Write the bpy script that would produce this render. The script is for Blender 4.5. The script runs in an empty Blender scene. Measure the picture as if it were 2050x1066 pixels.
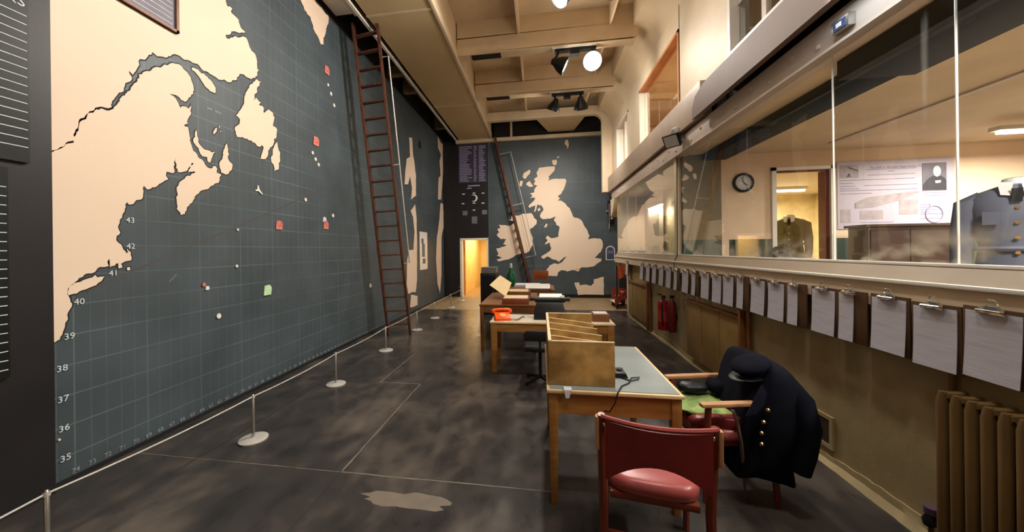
import bpy, bmesh, math, random
from mathutils import Vector, Matrix
from mathutils.geometry import tessellate_polygon, delaunay_2d_cdt
PI = math.pi
SC = bpy.context.scene
COL = SC.collection

# ------------------------------------------------------------------ camera
F, PX, PY, EYE = 700.0, 972.0, 501.3, 1.68            # focal length and centre in pixels of 2050 x 1066
YAW, ROLL = math.atan(110 / 700.0), 0.012
c_r = Vector((math.cos(YAW), math.sin(YAW), 0)); c_d = Vector((-math.sin(YAW), math.cos(YAW), 0)); c_u = Vector((0, 0, 1))
c_r2 = c_r * math.cos(ROLL) - c_u * math.sin(ROLL); c_u2 = c_r * math.sin(ROLL) + c_u * math.cos(ROLL)
cd = bpy.data.cameras.new('camera'); cam = bpy.data.objects.new('camera', cd); COL.objects.link(cam)
m = Matrix((c_r2, c_u2, -c_d)).transposed().to_4x4(); m.translation = (0, 0, EYE)
cam.matrix_world = m
cd.sensor_width = 36.0; cd.sensor_fit = 'HORIZONTAL'; cd.lens = F / 2050 * 36
cd.shift_x = (1025 - PX) / 2050; cd.shift_y = -(533 - PY) / 2050; cd.clip_start = 0.05
SC.camera = cam

def un(u, v, ax, val):
    """point of the room seen at a pixel, on the plane ax = val"""
    r = c_d + c_r2 * ((u - PX) / F) + c_u2 * ((PY - v) / F)
    i = 'xyz'.index(ax); o = (0, 0, EYE)
    return Vector(o) + r * ((val - o[i]) / r[i])

# ------------------------------------------------------------------ world, exposure
w = bpy.data.worlds.new('world'); SC.world = w; w.use_nodes = True
w.node_tree.nodes['Background'].inputs[0].default_value = (0.9, 0.85, 0.8, 1)
w.node_tree.nodes['Background'].inputs[1].default_value = 0.05
vs = SC.view_settings
vs.view_transform = 'Standard'; vs.look = 'None'; vs.gamma = 1.0; vs.use_curve_mapping = False; vs.exposure = 0.0
SC.cycles.max_bounces = 6; SC.cycles.diffuse_bounces = 3; SC.cycles.glossy_bounces = 3; SC.cycles.transmission_bounces = 3; SC.cycles.transparent_max_bounces = 8
SC.cycles.caustics_reflective = False; SC.cycles.caustics_refractive = False

# ------------------------------------------------------------------ materials
MATS = {}
def mat(name, col, rough=0.6, metal=0.0, var=0.12, scale=6.0, bump=0.0, bscale=60.0, emit=None, estr=0.0, stretch=(1, 1, 1), col2=None, spec=0.4):
    if name in MATS: return MATS[name]
    M = bpy.data.materials.new(name); M.use_nodes = True
    nt = M.node_tree; b = nt.nodes['Principled BSDF']
    b.inputs['Roughness'].default_value = rough; b.inputs['Metallic'].default_value = metal
    b.inputs['Specular IOR Level'].default_value = spec
    tc = nt.nodes.new('ShaderNodeTexCoord'); mp = nt.nodes.new('ShaderNodeMapping')
    mp.inputs['Scale'].default_value = stretch
    nt.links.new(tc.outputs['Object'], mp.inputs['Vector'])
    nz = nt.nodes.new('ShaderNodeTexNoise'); nz.inputs['Scale'].default_value = scale; nz.inputs['Detail'].default_value = 5
    nt.links.new(mp.outputs[0], nz.inputs['Vector'])
    rp = nt.nodes.new('ShaderNodeValToRGB'); nt.links.new(nz.outputs['Fac'], rp.inputs['Fac'])
    rp.color_ramp.elements[0].position = 0.3; rp.color_ramp.elements[1].position = 0.7
    lo = [c * (1 - var) for c in col]; hi = [min(1, c * (1 + var)) for c in col]
    if col2: lo, hi = col, col2
    rp.color_ramp.elements[0].color = (*lo, 1); rp.color_ramp.elements[1].color = (*hi, 1)
    nt.links.new(rp.outputs[0], b.inputs['Base Color'])
    if bump:
        n2 = nt.nodes.new('ShaderNodeTexNoise'); n2.inputs['Scale'].default_value = bscale; n2.inputs['Detail'].default_value = 3
        nt.links.new(mp.outputs[0], n2.inputs['Vector'])
        bp = nt.nodes.new('ShaderNodeBump'); bp.inputs['Strength'].default_value = bump; bp.inputs['Distance'].default_value = 0.01
        nt.links.new(n2.outputs['Fac'], bp.inputs['Height']); nt.links.new(bp.outputs[0], b.inputs['Normal'])
    if emit:
        b.inputs['Emission Color'].default_value = (*emit, 1); b.inputs['Emission Strength'].default_value = estr
    MATS[name] = M
    return M

def S(r, g, b):                                           # sRGB 0..255 -> linear
    return tuple(((c / 255) / 12.92 if c / 255 <= 0.04045 else ((c / 255 + 0.055) / 1.055) ** 2.4) for c in (r, g, b))

CREAM = mat('cream_paint', S(222, 202, 172), 0.55, var=0.07, scale=2.0, bump=0.05, bscale=30)
WALLP = mat('aged_cream_wall', S(146, 128, 90), 0.7, col2=S(178, 160, 120), scale=2.2, bump=0.25, bscale=14)
CEILP = mat('ceiling_paint', S(222, 198, 162), 0.65, var=0.1, scale=1.6)
SOFF = mat('duct_board', S(208, 184, 140), 0.75, var=0.06, scale=1.5, bump=0.1, bscale=200)
WHITE = mat('white_gloss', S(236, 230, 220), 0.35, var=0.03)
LAND = mat('map_land', S(234, 210, 186), 0.6, var=0.025, scale=1.2)
INK = mat('map_ink', S(24, 26, 28), 0.7)
NUMER = mat('map_lettering', S(215, 225, 225), 0.6)
DIMN = mat('map_lettering_worn', S(140, 156, 160), 0.6)
BLACK = mat('black_board', S(30, 28, 30), 0.45, var=0.15, scale=3, bump=0.05)
BLACKM = mat('black_metal', S(26, 28, 27), 0.4, metal=0.3)
RUBBER = mat('black_plastic', S(18, 18, 20), 0.45)
STEEL = mat('brushed_steel', S(190, 188, 182), 0.3, metal=0.9, var=0.05)
CHROME = mat('chrome', S(225, 225, 225), 0.12, metal=1.0, var=0.02)
PALEM = mat('pale_grey_metal', S(186, 182, 176), 0.45, metal=0.2, var=0.06)
OAK = mat('oak_desk', S(138, 90, 40), 0.4, col2=S(166, 116, 58), scale=3, stretch=(1, 1, 9), bump=0.05)
OAKD = mat('dark_oak', S(104, 62, 30), 0.4, col2=S(134, 84, 44), scale=4, stretch=(1, 9, 1))
PLY = mat('worn_plywood', S(126, 92, 46), 0.5, col2=S(196, 156, 90), scale=7, stretch=(1, 1, 1), bump=0.06)
PLYEDGE = mat('pale_wood_edge', S(214, 184, 140), 0.5)
LADW = mat('ladder_wood', S(58, 34, 24), 0.5, col2=S(104, 60, 40), scale=5, stretch=(6, 6, 1))
GREYTOP = mat('grey_blue_desktop', S(128, 136, 136), 0.3, var=0.1, scale=4)
CREAMTOP = mat('cream_laminate', S(212, 200, 178), 0.35, var=0.05)
RED = mat('oxblood_leather', S(116, 34, 34), 0.35, var=0.2, scale=5, bump=0.08, bscale=90)
PINKR = mat('faded_red_leather', S(158, 76, 74), 0.3, var=0.15, scale=6, bump=0.06, bscale=90)
REDW = mat('reddish_wood', S(112, 50, 34), 0.35, var=0.15, scale=5)
PALEW = mat('worn_pale_wood', S(186, 138, 100), 0.4, var=0.12)
NAVY = mat('navy_wool', S(17, 18, 28), 0.95, var=0.2, scale=8, bump=0.3, bscale=250, spec=0.1)
BLUEG = mat('blue_grey_wool', S(106, 110, 128), 0.95, var=0.1, scale=8, bump=0.2, bscale=250, spec=0.1)
KHAKI = mat('khaki_wool', S(112, 106, 74), 0.95, var=0.1, bump=0.2, bscale=250, spec=0.1)
SHIRT = mat('white_cotton', S(225, 225, 228), 0.8, var=0.03)
BRASS = mat('brass', S(205, 170, 110), 0.25, metal=0.9)
PAPER = mat('white_paper', S(214, 212, 218), 0.7, var=0.03, scale=18)
PAPER2 = mat('cream_paper', S(226, 200, 152), 0.7, var=0.05)
ORANGE = mat('orange_plastic', S(236, 84, 18), 0.3, var=0.05)
EXTRED = mat('extinguisher_red', S(150, 18, 20), 0.3, var=0.06)
GREENB = mat('green_glass', S(20, 84, 48), 0.15, var=0.2)
GREENC = mat('green_cloth', S(84, 120, 46), 0.7, col2=S(178, 196, 120), scale=9)
DADO = mat('green_dado', S(58, 76, 64), 0.6, var=0.08)
OLIVE = mat('olive_board', S(126, 110, 78), 0.6, var=0.08)
WARMW = mat('warm_inner_wall', S(234, 206, 176), 0.65, var=0.03)
YELW = mat('corridor_paint', S(232, 204, 136), 0.6, var=0.08, scale=1.5)
RADP = mat('radiator_paint', S(98, 74, 40), 0.5, col2=S(128, 100, 60), scale=5, stretch=(1, 1, 0.3))
COVER = mat('radiator_cover_paint', S(134, 106, 58), 0.6, col2=S(156, 126, 76), scale=4)
BROWNF = mat('brown_fascia', S(206, 188, 172), 0.5, var=0.06, scale=3)
FASC = mat('balcony_fascia_paint', S(112, 86, 72), 0.6, var=0.08, scale=3)
LEDGEB = mat('ledge_board_paint', S(158, 138, 112), 0.5, var=0.08, scale=3)
TEAL = mat('teal_beam_shade', S(20, 30, 36), 0.6, var=0.25, scale=3, spec=.2)  # dark colour stands in for the beam's shade on the office ceiling
ORANGEW = mat('varnished_timber', S(206, 136, 74), 0.4, var=0.15, scale=4)
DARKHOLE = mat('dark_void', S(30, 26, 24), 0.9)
LAMP = mat('lit_lamp', (1, 1, 1), emit=(1.0, 0.93, 0.82), estr=30)
COOLL = mat('lit_cool_tube', (1, 1, 1), emit=(0.82, 0.92, 1.0), estr=14)
WARML = mat('lit_warm_tube', (1, 1, 1), emit=(1.0, 0.9, 0.7), estr=10)
STAINR = mat('red_marker', S(196, 74, 58), 0.5, col2=S(214, 150, 136), scale=28)
MINT = mat('pale_green_card', S(190, 226, 176), 0.6)
PHOTO = mat('photo_grey', S(110, 106, 118), 0.5, var=0.15, scale=9)
PHOTOD = mat('photo_dark', S(52, 48, 58), 0.5, var=0.2, scale=9)
POST = mat('poster_lilac', S(190, 180, 194), 0.5, var=0.05, scale=3)
PRINT = mat('poster_print', S(138, 132, 160), 0.6)
PRINTG = mat('poster_picture', S(168, 156, 160), 0.6, var=0.18, scale=9)
PINKP = mat('poster_pink', S(206, 160, 178), 0.6)

def sea_material(name, ax, u0, du, z0, dz):
    """dark sea board with a painted grid of thin pale lines; ax 1 = runs along Y, 0 = along X"""
    M = bpy.data.materials.new(name); M.use_nodes = True; nt = M.node_tree; b = nt.nodes['Principled BSDF']; L = nt.links.new
    b.inputs['Roughness'].default_value = 0.5; b.inputs['Specular IOR Level'].default_value = 0.45
    tc = nt.nodes.new('ShaderNodeNewGeometry'); sp = nt.nodes.new('ShaderNodeSeparateXYZ'); L(tc.outputs['Position'], sp.inputs[0])
    def mt(op, a, bb):
        n = nt.nodes.new('ShaderNodeMath'); n.operation = op
        for i, x in enumerate((a, bb)):
            if isinstance(x, (int, float)): n.inputs[i].default_value = x
            elif x is not None: L(x, n.inputs[i])
        return n.outputs[0]
    def line(src, o, d, wd):
        t = mt('SUBTRACT', src, o - d / 2); t = mt('DIVIDE', t, d); t = mt('FRACT', t, None); t = mt('SUBTRACT', t, 0.5); t = mt('ABSOLUTE', t, None)
        return mt('LESS_THAN', t, wd / d / 2)
    lu = line(sp.outputs[ax], u0, du, 0.006); lu5 = line(sp.outputs[ax], u0, du * 5, 0.010)
    lz = line(sp.outputs[2], z0, dz, 0.009)
    nz = nt.nodes.new('ShaderNodeTexNoise'); nz.inputs['Scale'].default_value = 1.7; nz.inputs['Detail'].default_value = 4; L(tc.outputs['Position'], nz.inputs['Vector'])
    nf = nt.nodes.new('ShaderNodeTexNoise'); nf.inputs['Scale'].default_value = 0.8; nf.inputs['Detail'].default_value = 3; L(tc.outputs['Position'], nf.inputs['Vector'])
    fade = mt('MULTIPLY', mt('SUBTRACT', nf.outputs['Fac'], 0.27), 0.75)
    ln = mt('MAXIMUM', mt('MULTIPLY', lu, 0.45), mt('MAXIMUM', mt('MULTIPLY', lz, 0.9), mt('MULTIPLY', lu5, 0.7)))
    fac = mt('MULTIPLY', ln, fade)
    rp = nt.nodes.new('ShaderNodeValToRGB'); L(nz.outputs['Fac'], rp.inputs['Fac'])
    rp.color_ramp.elements[0].position = 0.3; rp.color_ramp.elements[1].position = 0.75
    rp.color_ramp.elements[0].color = (*S(60, 69, 73), 1); rp.color_ramp.elements[1].color = (*S(76, 86, 92), 1)
    mx = nt.nodes.new('ShaderNodeMix'); mx.data_type = 'RGBA'
    L(fac, mx.inputs['Factor']); L(rp.outputs[0], mx.inputs['A']); mx.inputs['B'].default_value = (*S(150, 178, 186), 1)
    L(mx.outputs['Result'], b.inputs['Base Color'])
    return M
SEA_L = sea_material('map_sea_atlantic', 1, 2.12, 0.0995, 0.19, 0.2237)
SEA_E = sea_material('map_sea_home', 0, 0.0, 0.36, 0.4, 0.72)

def floor_material():
    M = bpy.data.materials.new('worn_dark_lino'); M.use_nodes = True; nt = M.node_tree; b = nt.nodes['Principled BSDF']; L = nt.links.new
    tc = nt.nodes.new('ShaderNodeNewGeometry')
    def nz(s, d, dist=0.0, st=(1, 1, 1)):
        mp = nt.nodes.new('ShaderNodeMapping'); mp.inputs['Scale'].default_value = st; L(tc.outputs['Position'], mp.inputs[0])
        n = nt.nodes.new('ShaderNodeTexNoise'); n.inputs['Scale'].default_value = s; n.inputs['Detail'].default_value = d; n.inputs['Distortion'].default_value = dist
        L(mp.outputs[0], n.inputs['Vector']); return n.outputs['Fac']
    a = nz(1.0, 5, 0.4); c = nz(6, 3, 0.2, (1, 0.6, 1))
    ad = nt.nodes.new('ShaderNodeMath'); ad.operation = 'MULTIPLY_ADD'; L(c, ad.inputs[0]); ad.inputs[1].default_value = 0.4; L(a, ad.inputs[2])
    rp = nt.nodes.new('ShaderNodeValToRGB'); L(ad.outputs[0], rp.inputs[0]); e = rp.color_ramp.elements
    e[0].position = 0.54; e[0].color = (*S(38, 37, 37), 1); e[1].position = 0.94; e[1].color = (*S(98, 89, 80), 1)
    k = rp.color_ramp.elements.new(0.70); k.color = (*S(56, 52, 50), 1)
    L(rp.outputs[0], b.inputs['Base Color'])
    r2 = nt.nodes.new('ShaderNodeMapRange'); L(c, r2.inputs[0]); r2.inputs[3].default_value = 0.16; r2.inputs[4].default_value = 0.46
    L(r2.outputs[0], b.inputs['Roughness']); b.inputs['Specular IOR Level'].default_value = 0.45
    bp = nt.nodes.new('ShaderNodeBump'); bp.inputs['Strength'].default_value = 0.05; bp.inputs['Distance'].default_value = 0.01; L(c, bp.inputs['Height']); L(bp.outputs[0], b.inputs['Normal'])
    return M
LINO = floor_material()
SEAM = mat('worn_seam', S(112, 103, 93), 0.7, var=0.25, scale=9)
PATCH = mat('pale_worn_screed', S(108, 97, 85), 0.6, var=0.15, scale=7)
TANF = mat('tan_concrete', S(150, 126, 94), 0.45, var=0.12, scale=3)
HALLF = mat('hall_floor', S(168, 132, 86), 0.35, var=0.1, scale=3)

def glass_material():
    M = bpy.data.materials.new('smeared_glass'); M.use_nodes = True; nt = M.node_tree; L = nt.links.new
    for n in list(nt.nodes):
        if n.type == 'BSDF_PRINCIPLED': nt.nodes.remove(n)
    out = nt.nodes['Material Output']
    tr = nt.nodes.new('ShaderNodeBsdfTransparent'); tr.inputs[0].default_value = (0.95, 0.97, 0.96, 1)
    gl = nt.nodes.new('ShaderNodeBsdfGlossy'); gl.inputs['Roughness'].default_value = 0.02; gl.inputs[0].default_value = (1, 1, 1, 1)
    g0 = nt.nodes.new('ShaderNodeNewGeometry'); dt = nt.nodes.new('ShaderNodeVectorMath'); dt.operation = 'DOT_PRODUCT'; L(g0.outputs['Normal'], dt.inputs[0]); L(g0.outputs['Incoming'], dt.inputs[1])
    def mth(op, a, b_):
        n = nt.nodes.new('ShaderNodeMath'); n.operation = op
        for i, x in enumerate((a, b_)):
            if isinstance(x, (int, float)): n.inputs[i].default_value = x
            elif x is not None: L(x, n.inputs[i])
        return n.outputs[0]
    sch = mth('ADD', mth('MULTIPLY', mth('POWER', mth('SUBTRACT', 1.0, mth('ABSOLUTE', dt.outputs['Value'], None)), 5.0), 0.96), 0.035)   # Schlick, the same from both sides
    m1 = nt.nodes.new('ShaderNodeMixShader'); L(sch, m1.inputs[0]); L(tr.outputs[0], m1.inputs[1]); L(gl.outputs[0], m1.inputs[2])
    df = nt.nodes.new('ShaderNodeBsdfDiffuse'); df.inputs[0].default_value = (*S(236, 226, 208), 1)
    ge = nt.nodes.new('ShaderNodeNewGeometry')
    def nz(sc, st, lo, hi, amt):
        mp = nt.nodes.new('ShaderNodeMapping'); mp.inputs['Scale'].default_value = st; L(ge.outputs['Position'], mp.inputs[0])
        n = nt.nodes.new('ShaderNodeTexNoise'); n.inputs['Scale'].default_value = sc; n.inputs['Detail'].default_value = 4; L(mp.outputs[0], n.inputs['Vector'])
        r = nt.nodes.new('ShaderNodeMapRange'); L(n.outputs['Fac'], r.inputs[0]); r.inputs[1].default_value = lo; r.inputs[2].default_value = hi; r.inputs[3].default_value = 0; r.inputs[4].default_value = amt
        return r.outputs[0]
    streak = nz(9, (1, 1, 0.035), 0.64, 0.80, 0.28)         # runs of cleaner left on the pane
    sp = nt.nodes.new('ShaderNodeSeparateXYZ'); L(ge.outputs['Position'], sp.inputs[0])
    zr = nt.nodes.new('ShaderNodeMapRange'); L(sp.outputs[2], zr.inputs[0]); zr.inputs[1].default_value = 1.60; zr.inputs[2].default_value = 1.80; zr.inputs[3].default_value = 1.0; zr.inputs[4].default_value = 0.0
    foot = nz(3.0, (1, 1, 2), 0.46, 0.66, 0.6)              # dusty bloom along the foot of the panes
    mu = nt.nodes.new('ShaderNodeMath'); mu.operation = 'MULTIPLY'; L(foot, mu.inputs[0]); L(zr.outputs[0], mu.inputs[1])
    ad = nt.nodes.new('ShaderNodeMath'); ad.operation = 'MAXIMUM'; L(mu.outputs[0], ad.inputs[0]); L(streak, ad.inputs[1])
    m2 = nt.nodes.new('ShaderNodeMixShader'); L(ad.outputs[0], m2.inputs[0]); L(m1.outputs[0], m2.inputs[1]); L(df.outputs[0], m2.inputs[2])
    L(m2.outputs[0], out.inputs['Surface'])
    return M
GLASS = glass_material()

# ------------------------------------------------------------------ helpers
WOFF = {}
def tag(o, label=None, cat=None, group=None, kind=None):
    if label: o['label'] = label
    if cat: o['category'] = cat
    if group: o['group'] = group
    if kind: o['kind'] = kind
    return o
def thing(name, label, cat, loc=(0, 0, 0), rz=0.0, group=None, kind=None):
    o = bpy.data.objects.new(name, None); COL.objects.link(o); o.empty_display_size = 0.1
    o.location = loc; o.rotation_euler = (0, 0, rz); WOFF[o.name] = Vector(loc)
    return tag(o, label, cat, group, kind)
def basis(d):
    d = Vector(d).normalized(); a = Vector((0, 0, 1)) if abs(d.z) < 0.95 else Vector((1, 0, 0))
    x = a.cross(d).normalized(); return x, d.cross(x).normalized(), d

class MB:
    def __init__(s): s.v = []; s.f = []
    def add(s, vs, fs):
        n = len(s.v); s.v += [Vector(p) for p in vs]; s.f += [tuple(i + n for i in f) for f in fs]; return s
    def box(s, x0, x1, y0, y1, z0, z1):
        return s.add([(x0, y0, z0), (x1, y0, z0), (x1, y1, z0), (x0, y1, z0), (x0, y0, z1), (x1, y0, z1), (x1, y1, z1), (x0, y1, z1)],
                     [(0, 3, 2, 1), (4, 5, 6, 7), (0, 1, 5, 4), (1, 2, 6, 5), (2, 3, 7, 6), (3, 0, 4, 7)])
    def bar(s, p0, p1, w, h, up=(0, 0, 1)):                  # rectangular bar from p0 to p1: w across, h along up
        p0, p1 = Vector(p0), Vector(p1); d = (p1 - p0).normalized(); x = d.cross(Vector(up)).normalized(); y = x.cross(d)
        vs = []
        for p in (p0, p1):
            for a, b in ((-1, -1), (1, -1), (1, 1), (-1, 1)): vs.append(p + x * (a * w / 2) + y * (b * h / 2))
        return s.add(vs, [(0, 3, 2, 1), (4, 5, 6, 7), (0, 1, 5, 4), (1, 2, 6, 5), (2, 3, 7, 6), (3, 0, 4, 7)])
    def prism(s, pts, off):                                   # planar polygon swept by a vector
        pts = [Vector(p) for p in pts]; n = len(pts); off = Vector(off)
        tr = tessellate_polygon([pts])
        return s.add(pts + [p + off for p in pts], [tuple(t) for t in tr] + [tuple(i + n for i in reversed(t)) for t in tr] + [(i, (i + 1) % n, (i + 1) % n + n, i + n) for i in range(n)])
    def tube(s, pts, r, n=8):
        pts = [Vector(p) for p in pts]; rs = r if isinstance(r, (list, tuple)) else [r] * len(pts)
        x = None; base = len(s.v); vs = []; fs = []
        for i, p in enumerate(pts):
            d = (pts[min(i + 1, len(pts) - 1)] - pts[max(i - 1, 0)]).normalized()
            if x is None: x = basis(d)[0]
            x = (x - d * x.dot(d)).normalized(); y = d.cross(x)
            for k in range(n): vs.append(p + (x * math.cos(2 * PI * k / n) + y * math.sin(2 * PI * k / n)) * rs[i])
        for i in range(len(pts) - 1):
            for k in range(n): fs.append((i * n + k, i * n + (k + 1) % n, (i + 1) * n + (k + 1) % n, (i + 1) * n + k))
        fs.append(tuple(reversed(range(n)))); fs.append(tuple(range((len(pts) - 1) * n, len(pts) * n)))
        return s.add(vs, fs)
    def lathe(s, prof, o, d=(0, 0, 1), n=20, cap=True):       # prof = [(radius, height along d)]
        x, y, d = basis(d); o = Vector(o); vs = []; fs = []
        for r, h in prof:
            for k in range(n): vs.append(o + d * h + (x * math.cos(2 * PI * k / n) + y * math.sin(2 * PI * k / n)) * max(r, 1e-4))
        for i in range(len(prof) - 1):
            for k in range(n): fs.append((i * n + k, i * n + (k + 1) % n, (i + 1) * n + (k + 1) % n, (i + 1) * n + k))
        if cap: fs.append(tuple(reversed(range(n)))); fs.append(tuple(range((len(prof) - 1) * n, len(prof) * n)))
        return s.add(vs, fs)
    def rings(s, rings, cap=True):
        n = len(rings[0]); vs = [p for r in rings for p in r]; fs = []
        for i in range(len(rings) - 1):
            for k in range(n): fs.append((i * n + k, i * n + (k + 1) % n, (i + 1) * n + (k + 1) % n, (i + 1) * n + k))
        if cap: fs.append(tuple(reversed(range(n)))); fs.append(tuple(range((len(rings) - 1) * n, len(rings) * n)))
        return s.add(vs, fs)
    def mesh(s, name, mat_, off=Vector((0, 0, 0)), bevel=0.0, smooth=True, angle=38):
        me = bpy.data.meshes.new(name); me.from_pydata([v - off for v in s.v], [], s.f)
        bm = bmesh.new(); bm.from_mesh(me); bmesh.ops.remove_doubles(bm, verts=bm.verts, dist=1e-5)
        bmesh.ops.recalc_face_normals(bm, faces=bm.faces)
        if bevel:
            es = [e for e in bm.edges if len(e.link_faces) == 2 and e.calc_face_angle(0) > 0.6]
            bmesh.ops.bevel(bm, geom=es, offset=bevel, segments=2, profile=0.6, affect='EDGES', clamp_overlap=True)
        bm.to_mesh(me); bm.free()
        if smooth:
            for p in me.polygons: p.use_smooth = True
            me.set_sharp_from_angle(angle=math.radians(angle))
        me.materials.append(mat_)
        return me
    def build(s, name, mat_, parent=None, world=True, bevel=0.0, smooth=True, label=None, angle=38):
        """world=True: vertices are room coordinates; a top-level mesh gets its origin at its base"""
        if parent is not None: off = WOFF[parent.name] if world else Vector((0, 0, 0))
        elif world:
            xs = [v.x for v in s.v]; ys = [v.y for v in s.v]; off = Vector(((min(xs) + max(xs)) / 2, (min(ys) + max(ys)) / 2, min(v.z for v in s.v)))
        else: off = Vector((0, 0, 0))
        o = bpy.data.objects.new(name, s.mesh(name, mat_, off, bevel, smooth, angle)); COL.objects.link(o)
        if parent is not None: o.parent = parent; WOFF[o.name] = WOFF[parent.name]
        else: o.location = off; WOFF[o.name] = off
        if label: o['label'] = label
        return o
def inst(src, name, parent, loc, rot=(0, 0, 0)):              # another piece with the same mesh, in parent coordinates
    o = bpy.data.objects.new(name, src.data); COL.objects.link(o); o.parent = parent; o.location = loc; o.rotation_euler = rot; WOFF[o.name] = WOFF[parent.name]
    return o
def dup(root, loc, rz, label):
    r = root.copy(); COL.objects.link(r); r.location = loc; r.rotation_euler = (0, 0, rz); r['label'] = label; WOFF[r.name] = Vector(loc)
    for ch in list(root.children):
        c = ch.copy(); COL.objects.link(c); c.parent = r
        for g in list(ch.children):
            d = g.copy(); COL.objects.link(d); d.parent = c
    return r
def struct(name, mb, m, label, cat, parent=None, bevel=0.0):
    o = mb.build(name, m, parent, bevel=bevel)
    if parent is None: tag(o, label, cat, kind='structure')
    return o
def text(body, size, name, mt_, parent, pos, ux, uy, extr=0.001, align='CENTER'):
    """lettering as thin geometry: pos = baseline point (room), ux = reading direction, uy = up"""
    cu = bpy.data.curves.new(name, 'FONT'); cu.body = body; cu.size = size; cu.align_x = align; cu.extrude = extr; cu.resolution_u = 2
    t = bpy.data.objects.new(name, cu); COL.objects.link(t)
    me = bpy.data.meshes.new_from_object(t.evaluated_get(bpy.context.evaluated_depsgraph_get()))
    bpy.data.objects.remove(t); bpy.data.curves.remove(cu)
    ux, uy = Vector(ux), Vector(uy); R = Matrix((ux, uy, ux.cross(uy))).transposed().to_4x4()
    R.translation = Vector(pos) - WOFF[parent.name]; me.transform(R)
    me.materials.clear(); me.materials.append(mt_)
    o = bpy.data.objects.new(name, me); COL.objects.link(o); o.parent = parent; WOFF[o.name] = WOFF[parent.name]
    return o
ORD = ['first', 'second', 'third', 'fourth', 'fifth', 'sixth', 'seventh', 'eighth', 'ninth', 'tenth', 'eleventh', 'twelfth', 'thirteenth', 'fourteenth', 'fifteenth',
       'sixteenth', 'seventeenth', 'eighteenth', 'nineteenth', 'twentieth', 'twenty-first', 'twenty-second', 'twenty-third']
def lamp(name, kind, loc, power, col, size=0.1, aim=None, spot=None, parent=None, blend=0.5, sy=None):
    d = bpy.data.lights.new(name, kind); d.energy = power; d.color = col
    if kind == 'AREA':
        d.size = size
        if sy: d.shape = 'RECTANGLE'; d.size_y = sy
    else: d.shadow_soft_size = size
    if spot: d.spot_size = spot; d.spot_blend = blend
    o = bpy.data.objects.new(name, d); COL.objects.link(o)
    if parent: o.parent = parent; o.location = Vector(loc) - WOFF[parent.name]
    else: o.location = loc
    if aim is not None: o.rotation_euler = Vector(aim).to_track_quat('-Z', 'Y').to_euler()
    return o

XL, XR, YE = -3.49, 2.19, 12.4                                # left wall, right wall, end wall
YB = -2.6                                                     # wall behind the camera
ZC = 6.35                                                     # ceiling between the beams
# ------------------------------------------------------------------ room shell
fl = struct('floor', MB().box(XL, 3.2, YB, YE, -0.1, -0.004), SEAM, 'worn dark linoleum floor', 'floor')
cols = [XL + .003, -2.05, -1.52, 0.02, 1.35, 3.2]
rows = {0: [YB, 1.1, 2.46, 5.04, 8.3, 9.7, YE], 1: [YB, 2.46, 4.22, 7.2, 9.7, YE], 2: [YB, 0.6, 2.46, 6.4, 9.8, YE], 3: [YB, 2.46, 5.2, 9.9, YE], 4: [YB, 1.6, 4.4, 9.9, YE]}
for i in range(5):
    ys = rows[i]
    for j in range(len(ys) - 1):
        MB().box(cols[i] + .0008, cols[i + 1] - .0008, ys[j] + .0008, ys[j + 1] - .0008, -0.006, 0.0).build('lino_sheet', LINO if j < len(ys) - 2 else TANF, fl)
for x0, x1, y0, y1 in ((-1.53, -1.51, 2.47, 4.22), (-2.06, -1.51, 4.215, 4.235), (-2.06, -2.042, 4.235, 5.5), (-1.52, 0.1, 2.452, 2.468), (-3.4, -1.53, 2.455, 2.465)):
    n = 14; mb = MB(); rnd = random.Random(int(x0 * 100) + 7)             # ragged pale edge where the sheets meet
    lx = x1 - x0 > y1 - y0; L0, L1 = (x0, x1) if lx else (y0, y1); c0 = (y0 + y1) / 2 if lx else (x0 + x1) / 2; hw = ((y1 - y0) if lx else (x1 - x0)) / 2
    up = [(L0 + (L1 - L0) * k / n, c0 + hw * rnd.uniform(.2, 1)) for k in range(n + 1)]; dn = [(L0 + (L1 - L0) * k / n, c0 - hw * rnd.uniform(.2, 1)) for k in range(n, -1, -1)]
    mb.prism([(p, q, 0) if lx else (q, p, 0) for p, q in up + dn], (0, 0, .0012)); mb.build('seam_strip', SEAM, fl)
# patch worn through to the screed
random.seed(5)
pts = []
for k in range(22):
    a = 2 * PI * k / 22; r = 1 + random.uniform(-.22, .22)
    pts.append((-0.92 + .30 * r * math.cos(a), 2.235 + .075 * r * math.sin(a), 0.0))
MB().prism(pts, (0, 0, 0.0012)).build('worn_patch', PATCH, fl, label='pale patch worn through the dark lino')

struct('wall_left', MB().box(XL - .15, XL, YB, YE, 0, 7), DARKHOLE, 'left wall behind the big map', 'wall')
we = MB().box(-3.64, -2.81, YE, YE + .15, 0, 7).box(-1.89, 3.4, YE, YE + .15, 0, 7).box(-2.81, -1.89, YE, YE + .15, 2.07, 7)
struct('wall_end', we, DARKHOLE, 'end wall with a doorway', 'wall')
struct('wall_back', MB().box(XL - .15, 8.2, YB - .15, YB, 0, 7), CREAM, 'wall behind the viewer', 'wall')
struct('baseboard_left', MB().box(XL, XL + .03, YB, YE, 0, 0.03), BLACK, 'black skirting under the map', 'skirting')

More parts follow.
